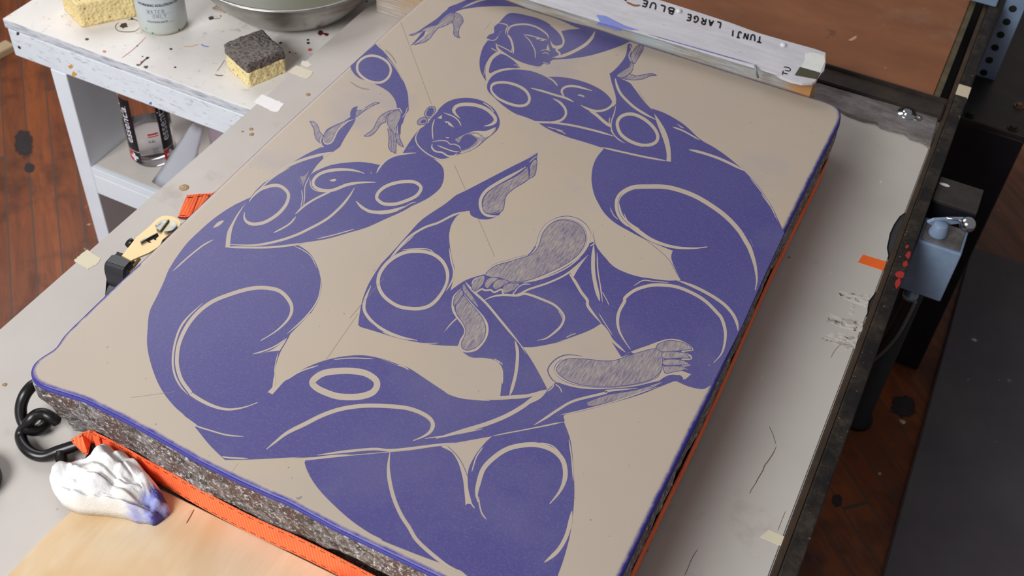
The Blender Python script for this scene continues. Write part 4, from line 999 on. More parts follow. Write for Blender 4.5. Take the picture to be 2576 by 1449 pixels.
def on_cyl(c, R, a0, x, h, lift=.0003):
    a = a0 + x / R; return c + Vector((math.cos(a) * (R + lift), math.sin(a) * (R + lift), h))
def cyl_text(parent, s, c, R, a0, x, h, size, mat, vert=False, bold=0, name='printed_text', ital=0):
    vs, fs = text_geo(s, size, bold); bm = bmesh.new(); bv = []
    for v in vs:
        px, py = v.x + v.y * ital, v.y
        if vert: px, py = -v.y, v.x
        bv.append(bm.verts.new(on_cyl(c, R, a0, x + px, h + py)))
    for f in fs:
        try: bm.faces.new([bv[i] for i in f])
        except ValueError: pass
    return obj(name, bm, mat, parent)
def cyl_stroke(bm, c, R, a0, pts, w, **k): ribbon(bm, pts, w, lambda q: on_cyl(c, R, a0, q.x, q.y), **k)
M['print'] = plain('dark_print', (44, 48, 56), .5, var=0); M['pencil'] = plain('pencil_marks', (120, 126, 132), .6, var=0)
A0 = ang0 - .10; H = lambda y: (93.5 - y) * .00091
cyl_text(spray, 'WORKING SOLUTION OF', bc, R0, A0, -.0005, .0630, .0066, M['print'], bold=.00018)
cyl_text(spray, 'DILUTION RATE', bc, R0, A0, -.006, .0300, .0050, M['print'], bold=.0001)
STROKE = dict(T=[[(0, 1), (.8, 1)], [(.4, 1), (.4, 0)]], U=[[(0, 1), (.05, .3), (.3, 0), (.6, .1), (.7, .5), (.75, 1)]], N=[[(0, 0), (.08, 1)], [(.08, 1), (.6, .05)], [(.6, .05), (.72, 1)]], J=[[(.2, 1), (.75, 1)], [(.5, 1), (.48, .2), (.25, 0), (0, .2)]], I=[[(.25, 1), (.3, 0)]],
    L=[[(.05, 1), (0, .05)], [(0, .05), (.62, 0)]], A=[[(0, 0), (.35, 1)], [(.35, 1), (.7, 0)], [(.12, .4), (.6, .4)]], R=[[(0, 0), (.05, 1)], [(.05, 1), (.5, .95), (.6, .7), (.4, .5), (.05, .48)], [(.25, .48), (.7, 0)]], G=[[(.7, .85), (.4, 1), (.1, .7), (.05, .3), (.3, 0), (.65, .15), (.68, .45)], [(.4, .45), (.75, .45)]],
    E=[[(.6, 1), (.05, .98)], [(.05, .98), (0, 0)], [(0, 0), (.62, .02)], [(.02, .5), (.5, .52)]], B=[[(0, 0), (.05, 1)], [(.05, 1), (.5, .9), (.5, .6), (.05, .52)], [(.05, .52), (.65, .4), (.6, .05), (0, 0)]], W=[[(0, 1), (.2, 0)], [(.2, 0), (.42, .7)], [(.42, .7), (.62, 0)], [(.62, 0), (.85, 1)]], O=[[(.35, 1), (.05, .7), (.05, .25), (.35, 0), (.65, .3), (.6, .8), (.35, 1)]], Y=[[(0, 1), (.3, .5)], [(.65, 1), (.3, .5)], [(.3, .5), (.25, 0)]])
def hand(bm, word, org, ux, uy, w, place, adv=1.0):
    x = 0
    for ch in word:
        if ch == ' ': x += .6 * adv; continue
        for st in STROKE[ch]: ribbon(bm, [tuple(org + ux * (x + a * .82) + uy * b_) for a, b_ in st], w, place, taper='t', k=5)
        x += adv
for word, x, h in (('WATER', -.021, .0490), ('ONLY', -.012, .0395)):
    bm = bmesh.new(); hand(bm, word, Vector((x, h)), Vector((.0066, 0)), Vector((0, .0072)), .0009, lambda q: on_cyl(bc, R0, A0, q.x, q.y)); obj('pencil_writing', bm, M['pencil'], spray)
for pts in ([(-.025, .0475), (.024, .0475)], [(.0125, .0298), (.024, .0298)]):
    bm = bmesh.new(); n = 14; a, b_ = pts; cyl_stroke(bm, bc, R0, A0, [(a[0] + (b_[0] - a[0]) * i / n, a[1]) for i in range(n + 1)], .0005, taper='t', smooth=False); obj('label_rule', bm, M['pencil'], spray)
for x, h, r, m in ((-.019, .0075, .0022, plain('teal_stain', (40, 130, 150), .5)), (-.031, .014, .003, plain('green_stain', (130, 196, 178), .5)), (.031, .007, .002, M['spot_dark'])):
    bm = bmesh.new(); bm.faces.new([bm.verts.new(on_cyl(bc, R0, A0, x + math.cos(a) * r * random.uniform(.6, 1.1), h + math.sin(a) * r * random.uniform(.6, 1.1))) for a in [6.283 * i / 10 for i in range(10)]]); obj('paint_stain', bm, m, spray)
# ---------------------------------------------------------------- steel bowl with water
RB_ = .186; rc = at(725, -106, -.058); bb = Vector((rc.x, rc.y, TB + ZS + .0005))
bowl = thing('steel_bowl', 'large stainless steel mixing bowl on the bench', 'bowl', bb)
bh = .092; out = [(0, 0), (.096, 0), (.108, .003), (.128, .016), (.150, .038), (.170, .066), (.181, bh - .003), (RB_ + .002, bh - .001), (RB_ + .003, bh + .001), (RB_, bh + .0022), (.181, bh + .001)]
inn = [(.1795, bh - .004), (.1685, .067), (.1485, .0395), (.1265, .0175), (.107, .0045), (.09, .0018), (0, .0018)]
bm = bmesh.new(); lathe(bm, bb, out + inn, 96); obj('bowl_shell', bm, M['steel'], bowl, True)
t = NT('murky_water'); wm = t.done(lin((104, 102, 84)), .22, 0, .5)
bm = bmesh.new(); lathe(bm, bb, [(0, .0022), (.1055, .0050), (.1253, .0178), (.1405, .0318), (.1425, .034), (0, .034)], 72)
tag(obj('water', bm, wm, smooth=False, origin=bb + Vector((0, 0, .0022))), 'shallow cloudy water inside the steel bowl', 'water', kind='stuff')
# a scrap of paper tape and crumpled paper on the bench
bm = bmesh.new(); g = [[None] * 9 for _ in range(7)]
q = [at(x, y, TB) for x, y in ((533, 22), (566, 34), (590, 24), (556, 8))]
for i in range(7):
    for j in range(9):
        u, v = j / 8, i / 6; p = q[0] * (1 - u) * (1 - v) + q[1] * u * (1 - v) + q[2] * u * v + q[3] * (1 - u) * v
        p.z = TB + ZS + .0012 + .006 * abs(noise.noise(Vector((u * 4, v * 3, 1)))) * (1 - abs(2 * v - 1)) + .003 * math.sin(u * 3.1); g[i][j] = bm.verts.new(p)
for i in range(6):
    for j in range(8): bm.faces.new((g[i][j], g[i][j + 1], g[i + 1][j + 1], g[i + 1][j]))
r = bmesh.ops.solidify(bm, geom=bm.faces[:], thickness=.0008)
tag(obj('paper_scrap', bm, plain('beige_paper', (222, 206, 186), .7, var=.06), smooth=True, origin=q[0]), 'crumpled beige paper scrap lying left of the steel bowl', 'paper')
# ---------------------------------------------------------------- clear bottle on the lower shelf
fc = at(396, 425, SH); away = Vector((fc.x, fc.y, 0)).normalized(); RS = .0455; sc = Vector((fc.x, fc.y, SH + ZS + .0004)) + away * (RS - .001)
sb = thing('clear_bottle', 'clear plastic bottle with black lettered label strips on the lower shelf', 'bottle', sc)
t = NT('clear_plastic'); clr = t.done((.97, .96, .97, 1), .06, 0, .5, Transmission_Weight=1.0, IOR=1.12)
bm = bmesh.new(); lathe(bm, sc, [(0, .002), (.03, 0), (.040, .002), (RS, .012), (RS, .17), (.043, .185), (.036, .205), (.020, .222), (.014, .228), (.014, .245), (0, .245)], 64); obj('bottle_body', bm, clr, sb, True)
t = NT('clear_liquid'); liq = t.done((.90, .90, .93, 1), .05, 0, .5, Transmission_Weight=.96, IOR=1.15)
bm = bmesh.new(); lathe(bm, sc, [(0, .004), (.038, .005), (RS - .003, .013), (RS - .003, .082), (0, .082)], 48); obj('liquid', bm, liq, sb, True)
bm = bmesh.new(); lathe(bm, sc, [(0, .2455), (.016, .2455), (.0165, .27), (0, .27)], 32); obj('cap', bm, plain('black_cap', (24, 24, 28), .4), sb)
M['label_black'] = plain('label_black', (22, 20, 28), .4, var=.05); M['label_white'] = plain('label_white', (226, 228, 236), .5, var=0); M['label_red'] = plain('label_red', (196, 36, 40), .45, var=.05)
vA = math.atan2(-away.y, -away.x)
for k, a0 in enumerate((vA - .93, vA + .74)):
    bm = bmesh.new(); n = 10; hw = .0145
    for i in range(n):
        xs = [-hw + 2 * hw * (i + s) / n for s in (0, 1)]
        bm.faces.new([bm.verts.new(on_cyl(sc, RS, a0, x, h, .0002)) for x, h in ((xs[0], .0125), (xs[1], .0125), (xs[1], .165), (xs[0], .165))])
    strip = obj('label_strip', bm, M['label_black'], sb)
    cyl_text(strip, 'essential', sc, RS + .0002, a0, .0045 - .0005, .105, .0265, M['label_white'], True, .0003, 'lettering', .12)
    bm = bmesh.new(); cyl_stroke(bm, sc, RS + .0003, a0, [(-hw + 2 * hw * i / 8, .041) for i in range(9)], .0012, taper='t', smooth=False); obj('white_line', bm, M['label_white'], strip)
    bm = bmesh.new()
    for i in range(6):
        xs = [-hw + hw * (i + s) / 6 for s in (0, 1)]; bm.faces.new([bm.verts.new(on_cyl(sc, RS, a0, x, h, .0004)) for x, h in ((xs[0], .0128), (xs[1], .0128), (xs[1], .0400), (xs[0], .0400))])
    obj('red_field', bm, M['label_red'], strip)
    bm = bmesh.new()
    for pts in ([(-.009, .026), (.009, .026)],): cyl_stroke(bm, sc, RS + .0006, a0, [(pts[0][0] + .018 * i / 6, .026) for i in range(7)], .0062, taper='t', smooth=False)
    cyl_stroke(bm, sc, RS + .0007, a0, [(0, .0165), (0, .0355)], .0062, taper='t', smooth=False); obj('white_cross', bm, M['label_white'], strip)
AF = vA - .02
cyl_text(sb, 'SOMETHING', sc, RS, AF, .006, .0850, .0056, M['label_red'], bold=.0005, name='red_print') if False else None
bm = bmesh.new()
for h, w in ((.0855, .020), (.080, .021)): cyl_stroke(bm, sc, RS, AF, [(-.004 + w * i / 8, h) for i in range(9)], .0042 if h > .083 else .0022, taper='t', smooth=False)
obj('red_print', bm, M['label_red'], sb)
cyl_text(sb, '0.5L', sc, RS, AF, .002, .066, .0075, M['print'], name='volume_print', bold=.0002)
bm = bmesh.new()
for h, x, w in ((.050, .000, .012), (.046, .000, .010), (.042, .000, .013), (.038, .000, .012)): cyl_stroke(bm, sc, RS, AF, [(x + w * i / 6, h) for i in range(7)], .0012, taper='t', smooth=False)
obj('small_print', bm, M['print'], sb)
# white sheet and cloudy jug on the shelf
jc = at(520, 455, SH); jc = Vector((-1.165, 1.375, SH + ZS + .0004))
jug = thing('plastic_jug', 'mauve translucent plastic jug on the lower bench shelf', 'jug', jc)
t = NT('mauve_plastic'); jm = t.done(lin((170, 152, 164)), .3, 0, .5, Transmission_Weight=.25)
bm = bmesh.new(); lathe(bm, jc, [(0, 0), (.055, 0), (.066, .006), (.07, .02), (.07, .13), (.062, .16), (.04, .185), (.02, .2), (.018, .215), (0, .215)], 48); obj('jug_body', bm, jm, jug, True)
bm = bmesh.new(); lathe(bm, jc, [(0, .2155), (.021, .2155), (.021, .235), (0, .235)], 32); obj('cap', bm, plain('white_cap', (220, 220, 224), .4), jug)
bm = bmesh.new(); tube(bm, [jc + Vector((-.03, .03, .195)), jc + Vector((-.065, .06, .17)), jc + Vector((-.075, .066, .11)), jc + Vector((-.054, .05, .07))], .009, 12); obj('handle', bm, jm, jug, True)
bm = bmesh.new(); g = []
P0, P1, P2, P3 = at(342, 488, SH + .002), at(470, 520, SH + .002), at(497, 318, SH + .17), at(470, 330, SH + .17)
P0 = at(376, 462, SH + .0012); P1 = at(455, 505, SH + .0012); P0.y = 1.268; P1.y = 1.268; P3 = on_y(484, 305, 1.318); P2 = on_y(512, 318, 1.318)
for i in range(9):
    v = i / 8; row = []
    for j in range(7):
        u = j / 6; p = (P0 * (1 - u) + P1 * u) * (1 - v) + (P3 * (1 - u) + P2 * u) * v; p.y += .012 * math.sin(v * 3.14) * .4 - .006 * math.sin(u * 3.14); row.append(bm.verts.new(p))
    g.append(row)
for A, B in zip(g, g[1:]):
    for j in range(6): bm.faces.new((A[j], A[j + 1], B[j + 1], B[j]))
bmesh.ops.solidify(bm, geom=bm.faces[:], thickness=.0007)
tag(obj('paper_sheet', bm, plain('white_sheet', (228, 230, 238), .55, var=.03), smooth=True, origin=P0), 'curled white sheet leaning in front of the jug on the lower shelf', 'paper')
# ---------------------------------------------------------------- bar behind the stone with written white board
WT = .027
wb = thing('scraper_bar', 'weathered wooden bar behind the stone topped by a white board with writing', 'bar', V3(-.6, 1.58, BZ))
def barwood():
    t = NT('weathered_wood'); v = t.map(scale=(1.2, 18, 32)); g = t.noise(14, 7, .75, v, .4)
    c = t.mix(t.ramp(g, .3, .68), lin((218, 217, 213)), lin((124, 121, 116)))
    z = t.n('ShaderNodeSeparateXYZ', Vector=t.tc).outputs[2]
    x_ = t.n('ShaderNodeSeparateXYZ', Vector=t.tc).outputs[0]
    c = t.mix(t.math('MULTIPLY', t.ramp(z, .1125, .115, (1,) * 4, (0, 0, 0, 1)), t.ramp(t.noise(9, 4, .6), .4, .75)), c, lin((178, 150, 112)))
    c = t.mix(t.math('MULTIPLY', t.math('MULTIPLY', t.ramp(x_, .36, .40), t.ramp(z, .120, .126, (1,) * 4, (0, 0, 0, 1))), t.ramp(t.noise(18, 4, .6), .3, .5)), c, lin((200, 146, 92)))
    c = t.mix(t.ramp(t.noise(6, 4, .6, t.map(scale=(.6, 1, 1), loc=(3, 0, 0))), .56, .7), c, lin((176, 196, 202)))
    t.bump(g, .5, .002); return t.done(c, .75, 0, .25)
bx = at(2036, 240, 0).x
bm = bmesh.new(); box(bm, V3(-.98, 1.5622, BZ + .0002), V3(bx, 1.60, WT - .0005), .0015); obj('wood_bar', bm, barwood(), wb)
px = [(1380, 11), (1500, 48), (1630, 86), (1760, 125), (1905, 169), (1950, 183), (1965, 194), (1990, 204), (2018, 210), (2044, 209), (2052, 205), (2060, 190), (2074, 176), (2077, 158), (2078, 132), (2050, 122), (2010, 112), (1960, 98), (1905, 82), (1840, 58), (1760, 32), (1656, -1)]
pts = [at(x, y, WT + .0035).xy for x, y in px]; pts = [(-.98, pts[0].y), *[(q.x, q.y) for q in pts], (-.98, pts[-1].y)]
bm = bmesh.new(); prism(bm, pts, WT, WT + .0035, .0012)
def boardpaint():
    t = NT('whitewashed_board'); v = t.map(scale=(1, 5, 1)); g = t.noise(16, 6, .7, v)
    c = t.mix(t.ramp(g, .3, .72), lin((212, 210, 214)), lin((190, 186, 192))); c = t.mix(t.ramp(t.noise(34, 5, .7, v), .66, .72), c, lin((128, 126, 140)))
    c = t.mix(t.ramp(t.noise(12, 4, .6, t.map(loc=(4, 4, 0), scale=(1, 2, 1))), .6, .72), c, lin((198, 184, 170))); t.bump(g, .1); return t.done(c, .5, 0, .4)
board = obj('white_board', bm, boardpaint(), wb)
def on_board(q): return at(q.x, q.y, WT + .0038)
M['marker'] = plain('black_marker', (26, 24, 30), .5, var=0)
c3 = lambda x, y: Vector((1400 + x / 3.481, y / 3.481))
for word, a, b_, up, nn in (('TUNJI', c3(1800, 325), c3(1500, 258), c3(-6, 46) - c3(0, 0), 5), ('LARGE', c3(1440, 200), c3(1115, 118), c3(-8, 46) - c3(0, 0), 5), ('BLUE', c3(1030, 78), c3(720, -8), c3(-10, 46) - c3(0, 0), 4)):
    bm = bmesh.new(); hand(bm, word, a - up * .06, (b_ - a) / nn, up * 1.12, 4.2, on_board); obj('handwriting', bm, M['marker'], board)
bm = bmesh.new()
for st in ([(1985, 618), (1978, 655)], [(1981, 637), (2024, 648)], [(1990, 585), (2030, 592), (2048, 606), (2036, 622), (2000, 614)]): ribbon(bm, [tuple(c3(x, y)) for x, y in st], 2.6, on_board, taper='t', k=5)
obj('handwriting', bm, M['marker'], board)
bm = bmesh.new(); ribbon(bm, [tuple(c3(x, y)) for x, y in ((596, -3), (606, 2), (612, -2))], 4, on_board, taper='t'); obj('handwriting', bm, M['marker'], board)
for x, y in ((1070, 100), (1985, 398)):
    bm = bmesh.new(); p = on_board(c3(x, y)); lathe(bm, p, [(0, -.001), (.0048, -.001), (.0046, .0022), (.0025, .0036), (0, .0038)], 24); obj('screw_head', bm, plain('painted_screw', (214, 212, 220), .4, var=.05), board, True)
def slab(name, px, z, col, parent, th=.0006, rough=.6, mat=None, k=1):
    bm = bmesh.new(); prism(bm, [at(*c3(x, y), z).xy for x, y in px], z, z + th); return obj(name, bm, mat or plain(name + '_mat', col, rough, var=.08, sc=60), parent)
slab('white_tape', [(2178, 470), (2250, 462), (2345, 490), (2352, 540), (2315, 625), (2145, 585), (2180, 520)], WT + .0036, (226, 226, 220), board)
t = NT('olive_mesh'); ck = t.n('ShaderNodeTexChecker', Vector=t.tc, Scale=900).outputs[1]; mesh_m = t.done(t.mix(ck, lin((44, 42, 34)), lin((92, 88, 62))), .7)
slab('mesh_tape', [(2130, 588), (2310, 640), (2278, 694), (2086, 658)], WT + .0038, None, board, mat=mesh_m)
M['blue_wash'] = plain('blue_wash', (126, 148, 212), .5, c2=(140, 130, 200), sc=40)
slab('blue_stain', [(350, 130), (430, 140), (520, 185), (600, 225), (720, 265), (640, 262), (500, 228), (380, 190)], WT + .0036, None, board, .0003, mat=M['blue_wash'])
bm = bmesh.new(); bm.faces.new([bm.verts.new(on_y(*c3(x, y), 1.5617)) for x, y in [(380, 185), (480, 210), (590, 245), (560, 275), (470, 250), (345, 215)]]); obj('blue_stain', bm, M['blue_wash'], wb)
bm = bmesh.new(); a = on_board(c3(1737, 578)); tube(bm, [a + Vector((0, 0, .001)), at(*c3(1748, 620), WT + .006), at(*c3(1764, 676), -.016 + WT)], .0018, 8, k=3); obj('bent_nail', bm, plain('bluish_nail', (140, 156, 170), .4, .4), wb, True)
bm = bmesh.new(); ribbon(bm, [tuple(c3(x, y)) for x, y in ((800, 300), (1100, 385), (1400, 470), (1720, 560))], 2.4, on_board, taper='s'); obj('blue_line', bm, plain('blue_line', (110, 116, 170), .5), board)
bm = bmesh.new(); ribbon(bm, [tuple(c3(x, y)) for x, y in ((610, 15), (650, 35), (690, 48), (735, 45))], 5, on_board, taper='s'); obj('rust_mark', bm, plain('rust_mark', (146, 96, 52), .6), board)
# ---------------------------------------------------------------- black angle bar and brown sheet beyond
bm = bmesh.new(); y0, y1 = 1.757, 1.802
prism(bm, [(-.95, y0), (.0165, y0 + .002), (.0165, y1), (-.95, y1)], BZ + .0003, BZ + .0105, .0018)
prism(bm, [(-.95, y1 + .0002), (.0165, y1 + .0002), (.0165, y1 + .006), (-.95, y1 + .006)], BZ + .0003, BZ + .0165, .0012)
tag(obj('angle_bar', bm, plain('dark_angle_bar', (46, 38, 36), .5, .2, c2=(70, 58, 48), sc=18, bump=.2), origin=V3(-.4, 1.78, BZ)), 'dark steel angle bar across the bed between grey plate and brown sheet', 'bar')
def brown():
    t = NT('brown_sheet'); v = t.map(scale=(1, 2.2, 1), rot=(0, 0, .12))
    c = t.mix(t.ramp(t.noise(5, 5, .6, v), .3, .7), lin((146, 94, 62)), lin((122, 74, 48))); c = t.mix(t.ramp(t.noise(3, 5, .7, t.map(loc=(2, 4, 0))), .55, .75), c, lin((144, 106, 82)))
    c = t.mix(t.ramp(t.noise(46, 2, .5), .76, .785), c, lin((70, 48, 40))); c = t.mix(t.ramp(t.noise(80, 2, .5, t.map(loc=(5, 5, 0))), .79, .80), c, lin((214, 190, 160)))
    c = t.mix(t.ramp(t.noise(7, 5, .7, t.map(loc=(8, 1, 0))), .66, .74), c, lin((80, 58, 52)))
    return t.done(c, .5, 0, .4)
bs = thing('brown_sheet', 'large brown fibre sheet lying beyond the white board', 'sheet', V3(-.45, 2.3, BZ))
bm = bmesh.new(); box(bm, V3(-1.0, y1 + .007, BZ - .012), V3(-.0085, 2.75, BZ + .006), .001); obj('sheet_panel', bm, brown(), bs)
bm = bmesh.new(); box(bm, V3(-.0083, y1 + .007, BZ - .03), V3(.0035, 2.75, BZ + .004), .0012); obj('sheet_edging', bm, plain('olive_edging', (98, 86, 60), .5, c2=(70, 60, 42), sc=30), bs)
bm = bmesh.new(); p = [at(x, y, BZ + .0062) for x, y in ((2133, 101), (2140, 97), (2152, 90), (2156, 91), (2153, 97), (2142, 103))]; bm.faces.new([bm.verts.new(q) for q in p]); obj('chip_mark', bm, plain('chip', (196, 160, 120), .6), bs)
bm = bmesh.new(); box(bm, V3(-1.0, 1.81, BZ - .07), V3(.0180, 2.75, BZ - .0405), .002); tag(obj('bed_extension', bm, M['deep_black'], origin=V3(-.5, 2.2, BZ - .05)), 'black steel deck under the brown sheet', 'deck')
bm = bmesh.new(); a = at(2448, 3, BZ + .013); box(bm, V3(-.012, 2.178, BZ + .0101), V3(.040, 2.235, BZ + .028), .002); tag(obj('clamp_plate', bm, M['grey_blue'], origin=V3(.01, 2.2, BZ + .02)), 'blue-grey clamp plate bridging the rails at the top edge', 'clamp')
# ---------------------------------------------------------------- black press frame on the right with drilled post
fr = thing('press_upright', 'black steel press column with drilled post beyond the right rail', 'press column', V3(.12, 2.3, FL))
CT = -.292; cy0 = 2.062
bm = bmesh.new(); box(bm, V3(.052, cy0, FL), V3(.1825, 2.95, CT), .004); obj('column', bm, M['deep_black'], fr)
bm = bmesh.new(); box(bm, V3(.050, cy0 - .002, CT + .0003), V3(.60, 2.95, CT + .012), .002); obj('column_cap', bm, plain('dark_cap', (30, 26, 26), .45, .2, c2=(48, 40, 34), sc=22, bump=.15), fr)
PB = CT + .0125
q0, q1 = at(2454, 189, PB), at(2495, 215, PB)
bm = bmesh.new(); px0, px1 = q0.x, q0.x + .038; py = q0.y
box(bm, V3(px0, py, PB), V3(px1, py + .004, .9), .001); box(bm, V3(px1 - .004, py + .0041, PB), V3(px1, py + .05, .9), .001)
post = obj('slotted_post', bm, M['grey_blue'], fr, label='grey-blue drilled angle post')
for cx, cyy in ((2168, 735), (2224, 610), (2282, 483), (2340, 353), (2400, 222), (2462, 90), (2525, -45)):
    p = on_y(1936 + cx / 4.025, cyy / 4.025, py - .0003)
    bm = bmesh.new(); lathe(bm, p, [(.0075, 0), (.0066, .0003), (0, .0003)], 24, axis=Matrix(((1, 0, 0), (0, 0, -1), (0, 1, 0)))); obj('bolt_hole', bm, M['hole'], post)
for x, y in ((2440, 290), (2563, 268), (2548, 324)):
    p = at(x, y, CT + .012); bm = bmesh.new(); lathe(bm, p, [(0, .0), (.011, 0), (.011, .002), (.0065, .0022), (.0065, .007), (0, .0075)], 6 if x > 2500 else 24); obj('bolt', bm, M['black_steel'] if x != 2563 else plain('copper_bolt', (130, 96, 74), .4, .8), fr)
bm = bmesh.new(); lathe(bm, V3(.30, 2.25, CT + .0125), [(0, 0), (.05, 0), (.05, .03), (.04, .036), (.04, .07), (.03, .075), (0, .075)], 40); obj('hub', bm, M['black_steel'], fr, True)
bm = bmesh.new(); lathe(bm, V3(.088, 1.845, FL), [(0, 0), (.036, 0), (.036, .012), (.027, .02), (.026, .6), (0, .6)], 28); box(bm, V3(.066, 1.845, FL + .40), V3(.110, cy0 - .0002, FL + .46), .002); obj('leg', bm, M['deep_black'], fr, True)
# grey-blue switch box with ball lever, hung on the rail
bz = -.118; bf = at(2301, 602, bz); bR = at(2419, 642, bz); yb = bf.y
bx0, bx1 = max(bf.x, .0482), bR.x; dz = on_y(2261, 724, yb).z - ZS
sw = thing('switch_box', 'grey-blue metal switch box with ball-ended lever mounted outside the rail', 'switch box', ((bx0 + bx1) / 2, yb + .03, bz + ZS))
M['box_top'] = plain('box_top', (112, 106, 106), .5, .2, c2=(84, 76, 74), sc=50)
bm = bmesh.new(); box(bm, V3(bx0, yb, dz), V3(bx1, yb + .062, bz), .0022); obj('box_body', bm, M['grey_blue'], sw)
bm = bmesh.new(); box(bm, V3(bx0 + .004, yb + .005, bz + .0002), V3(bx1 - .005, yb + .058, bz + .0025), .0008); obj('box_lid', bm, M['box_top'], sw)
kc = at(2358, 588, bz + .0025)
bm = bmesh.new(); lathe(bm, kc, [(0, .0003), (.0145, .0003), (.0140, .003), (.0105, .019), (.0095, .0205), (0, .021)], 40); obj('lever_hub', bm, M['grey_blue'], sw, True)
ke = at(2434, 565, bz + .026); ks = kc + Vector((0, 0, .0165)); dv = (ke - ks).normalized(); nv = Vector((-dv.y, dv.x, 0)).normalized()
bm = bmesh.new(); s0 = ks - dv * .018
vs = []
for p, h, w in ((s0, .0005, .003), (ks - dv * .010, .0100, .003), (ks + dv * .012, .0115, .0028), (ke - dv * .004, .0085, .0025)): vs.append([bm.verts.new(p + nv * a * w + Vector((0, 0, b_ * h * .5)) + nv * .0105) for a, b_ in ((-1, -1), (1, -1), (1, 1), (-1, 1))])
for A, B in zip(vs, vs[1:]):
    for j in range(4): bm.faces.new((A[j], A[(j + 1) % 4], B[(j + 1) % 4], B[j]))
bm.faces.new(vs[0][::-1]); bm.faces.new(vs[-1]); bmesh.ops.recalc_face_normals(bm, faces=bm.faces); obj('lever_arm', bm, M['grey_blue'], sw)
bm = bmesh.new(); tube(bm, [ks + dv * .008 + nv * .0105 + Vector((0, 0, .006)), ke + nv * .006 + Vector((0, 0, .002))], .0022, 12, k=1); obj('lever_rod', bm, M['chrome'], sw, True)
bm = bmesh.new(); bmesh.ops.create_uvsphere(bm, u_segments=40, v_segments=24, radius=.0122, matrix=Matrix.Translation(ke)); obj('ball_knob', bm, M['chrome'], sw, True)
fcx = at(2289, 733, dz).x; fp = Vector((fcx + .004, yb + .022, dz + ZS))
bm = bmesh.new(); lathe(bm, fp + Vector((0, 0, -.030)), [(0, 0), (.0118, 0), (.0125, .004), (.0122, .009), (.0110, .0095), (.0110, .0298), (0, .0298)], 28); obj('conduit_fitting', bm, plain('fitting', (126, 146, 158), .35, .5), sw, True)
cb = [fp + Vector((0, 0, -.030)), fp + Vector((-.001, .002, -.07)), fp + Vector((-.005, .01, -.13)), fp + Vector((-.02, .04, -.22)), fp + Vector((-.05, .10, -.34)), fp + Vector((-.12, .2, -.42))]
bm = bmesh.new(); tube(bm, cb, .0078, 14); cab = obj('power_cable', bm, M['deep_black'], sw, True)
t = NT('braided_steel'); w_ = t.n('ShaderNodeTexWave', Vector=t.map(rot=(.6, .4, .3)), Scale=120).outputs[1]; brd = t.done(t.mix(w_, lin((80, 80, 84)), lin((160, 160, 164))), .4, .6)
bm = bmesh.new(); tube(bm, [q + Vector((.0105, -.004, 0)) for q in cb], .0032, 10); obj('braided_sleeve', bm, brd, cab, True)
# dark bracket between switch box and frame
b0, b1 = at(2352, 505, BZ), at(2405, 470, BZ)
bk = thing('rail_bracket', 'dark steel bracket plate fixed outside the rail behind the switch box', 'bracket', V3(.08, 1.57, BZ))
bm = bmesh.new(); box(bm, V3(.0483, 1.548, BZ - .006), V3(.118, 1.612, BZ - .001), .001); obj('bracket_plate', bm, plain('dark_plate', (62, 54, 52), .5, .2, c2=(46, 40, 40), sc=30, bump=.15), bk)
bm = bmesh.new(); p = at(2376, 465, BZ - .001); bm.faces.new([bm.verts.new(p + Vector((math.cos(a) * .0085, math.sin(a) * .0038, .0003))) for a in [6.283 * i / 16 for i in range(16)]]); obj('paint_dab', bm, plain('white_dab', (206, 204, 208), .5), bk)
bm = bmesh.new(); box(bm, V3(.0483, 1.549, BZ - .20), V3(.118, 1.555, BZ - .0062), .001); obj('bracket_web', bm, M['deep_black'], bk)
# ---------------------------------------------------------------- rubber mat with scraps
ml = [at(2444, 620, FL + .010).xy, at(2220, 1449, FL + .010).xy]; dd = (ml[1] - ml[0]).normalized()
tl = ml[0]; bl = tl + dd * 2.4; e = Vector((-dd.y, dd.x)); e = e if e.x > 0 else -e
bm = bmesh.new(); prism(bm, [tl, bl, bl + e * .95, tl + e * .95], FL + .0005, FL + .010, .003)
def matm():
    t = NT('rubber_mat'); n = t.noise(260, 3, .6); c = t.mix(t.ramp(t.noise(6, 4, .6), .35, .7), lin((112, 107, 112)), lin((100, 95, 101))); c = t.mix(t.ramp(t.noise(40, 2, .5), .78, .8), c, lin((130, 128, 130))); t.bump(n, .3); return t.done(c, .7, 0, .25)
tag(obj('floor_mat', bm, matm(), origin=(tl.x + .4, tl.y - 1, .001)), 'dark grey rubber mat on the floor at the right', 'mat')
def chip(x, y, r, z, label, col=(214, 210, 214)):
    p = at(x, y, z); bm = bmesh.new(); n = 5; ph = random.random() * 6
    vs = [bm.verts.new(p + Vector((math.cos(ph + 6.283 * i / n) * r * random.uniform(.5, 1.1), math.sin(ph + 6.283 * i / n) * r * random.uniform(.5, 1.1), .0006))) for i in range(n)]
    top = bm.verts.new(p + Vector((0, 0, r * .45)))
    bm.faces.new(vs[::-1])
    for i in range(n): bm.faces.new((vs[i], vs[(i + 1) % n], top))
    bmesh.ops.recalc_face_normals(bm, faces=bm.faces); return tag(obj('paper_chip', bm, plain('chip_%d' % x, col, .6, var=.03), origin=p), label, 'scrap', 'chips on the floor mat')
chip(2450, 855, .008, FL + .010, 'triangular white chip lying alone on the dark mat')
chip(2434, 955, .006, FL + .010, 'grey chip on the mat, leftmost of the row below the triangular one', (130, 128, 134))
chip(2512, 955, .005, FL + .010, 'dull chip in the middle of the row on the mat', (120, 116, 118))
chip(2537, 957, .007, FL + .010, 'pale chip at the right end of the row on the mat', (140, 138, 146))
chip(2271, 1061, .011, FL, 'curled pale sliver on the floor boards by the black stain', (206, 190, 172))
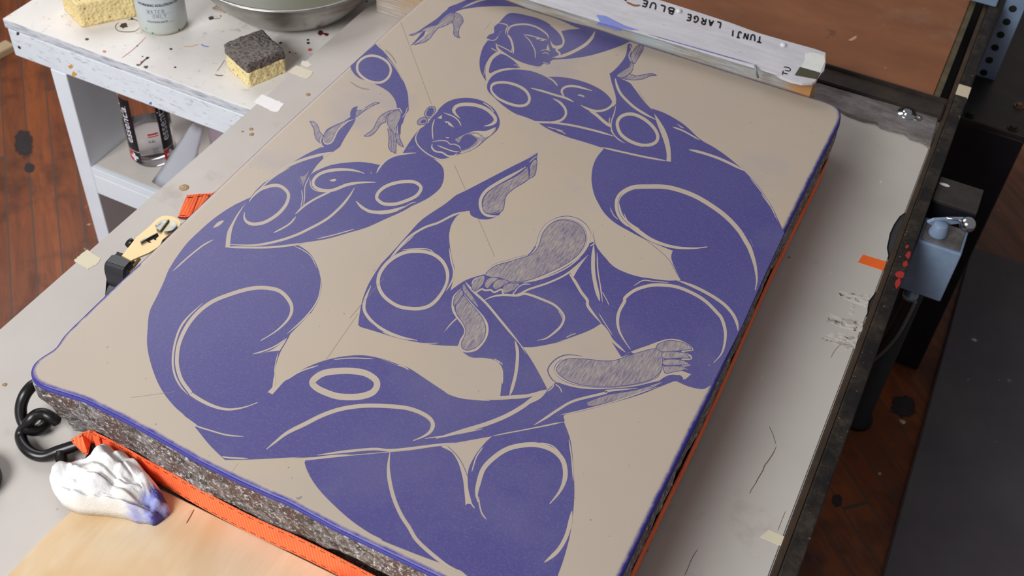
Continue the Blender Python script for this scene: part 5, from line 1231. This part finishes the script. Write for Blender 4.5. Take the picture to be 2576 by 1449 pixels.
def stainmat():
    t = NT('floor_stain'); f = t.n('ShaderNodeAttribute', _attribute_name='fade').outputs['Fac']
    e = t.math('ADD', f, t.math('MULTIPLY', t.math('SUBTRACT', t.noise(26, 6, .75), .5), 1.7))
    t.put(t.b, 'Alpha', t.ramp(e, .22, .5)); return t.done(t.mix(t.noise(30, 3, .6), lin((40, 35, 38)), lin((56, 48, 50))), .45, 0, .4)
M['stain'] = stainmat()
def floor_stain(cx, cy, rx, ry, label):
    bm = bmesh.new(); la_ = bm.verts.layers.float.new('fade'); n = 28; c = bm.verts.new(at(cx, cy, FL) + Vector((0, 0, .0004))); c[la_] = 1; pr = None
    for rr, fd in ((.55, .75), (1.25, 0)):
        ring = []
        for i in range(n):
            a = 6.283 * i / n; v = bm.verts.new(at(cx + math.cos(a) * rx * rr, cy + math.sin(a) * ry * rr, FL) + Vector((0, 0, .0004))); v[la_] = fd; ring.append(v)
        for i in range(n): bm.faces.new((c, ring[(i + 1) % n], ring[i]) if pr is None else (pr[i], pr[(i + 1) % n], ring[(i + 1) % n], ring[i]))
        pr = ring
    for f in bm.faces:
        f.normal_update()
        if f.normal.z < 0: f.normal_flip()
    o = obj('floor_stain', bm, M['stain'], origin=c.co); tag(o, label, 'stain'); o['group'] = 'dark stains on the floor boards'
floor_stain(2272, 1022, 34, 28, 'black round stain on the floor between frame leg and mat')
floor_stain(60, 360, 24, 34, 'large dark stain on the boards left of the bench leg')
floor_stain(75, 422, 14, 12, 'small dark stain just below the larger one left of the bench')
floor_stain(2106, 1258, 14, 16, 'dark stain on the boards at the rail edge lower right')
a, b = at(26, 106, FL + .02), at(-90, 165, FL + .02); d_ = (b - a).normalized(); n_ = Vector((-d_.y, d_.x, 0)) * .022
bm = bmesh.new(); prism(bm, [q.xy for q in (a + n_, a - n_, b - n_, b + n_)], FL + .0004, FL + .02, .002)
tag(obj('wooden_lath', bm, plain('pale_lath', (206, 184, 150), .6, c2=(190, 164, 128), sc=14), origin=a), 'pale wooden lath lying on the floor at the left picture edge', 'wood strip')
# ---------------------------------------------------------------- room shell seen only in reflections
def wall(name, lo, hi):
    bm = bmesh.new(); box(bm, lo, hi); tag(obj(name, bm, plain(name + '_paint', (206, 202, 196), .7, var=.03, sc=3)), kind='structure')
wall('wall_left', (-4.3, -1.6, .0), (-4.2, 5.2, 3.6)); wall('wall_back', (-4.3, 5.2, .0), (2.6, 5.3, 3.6))
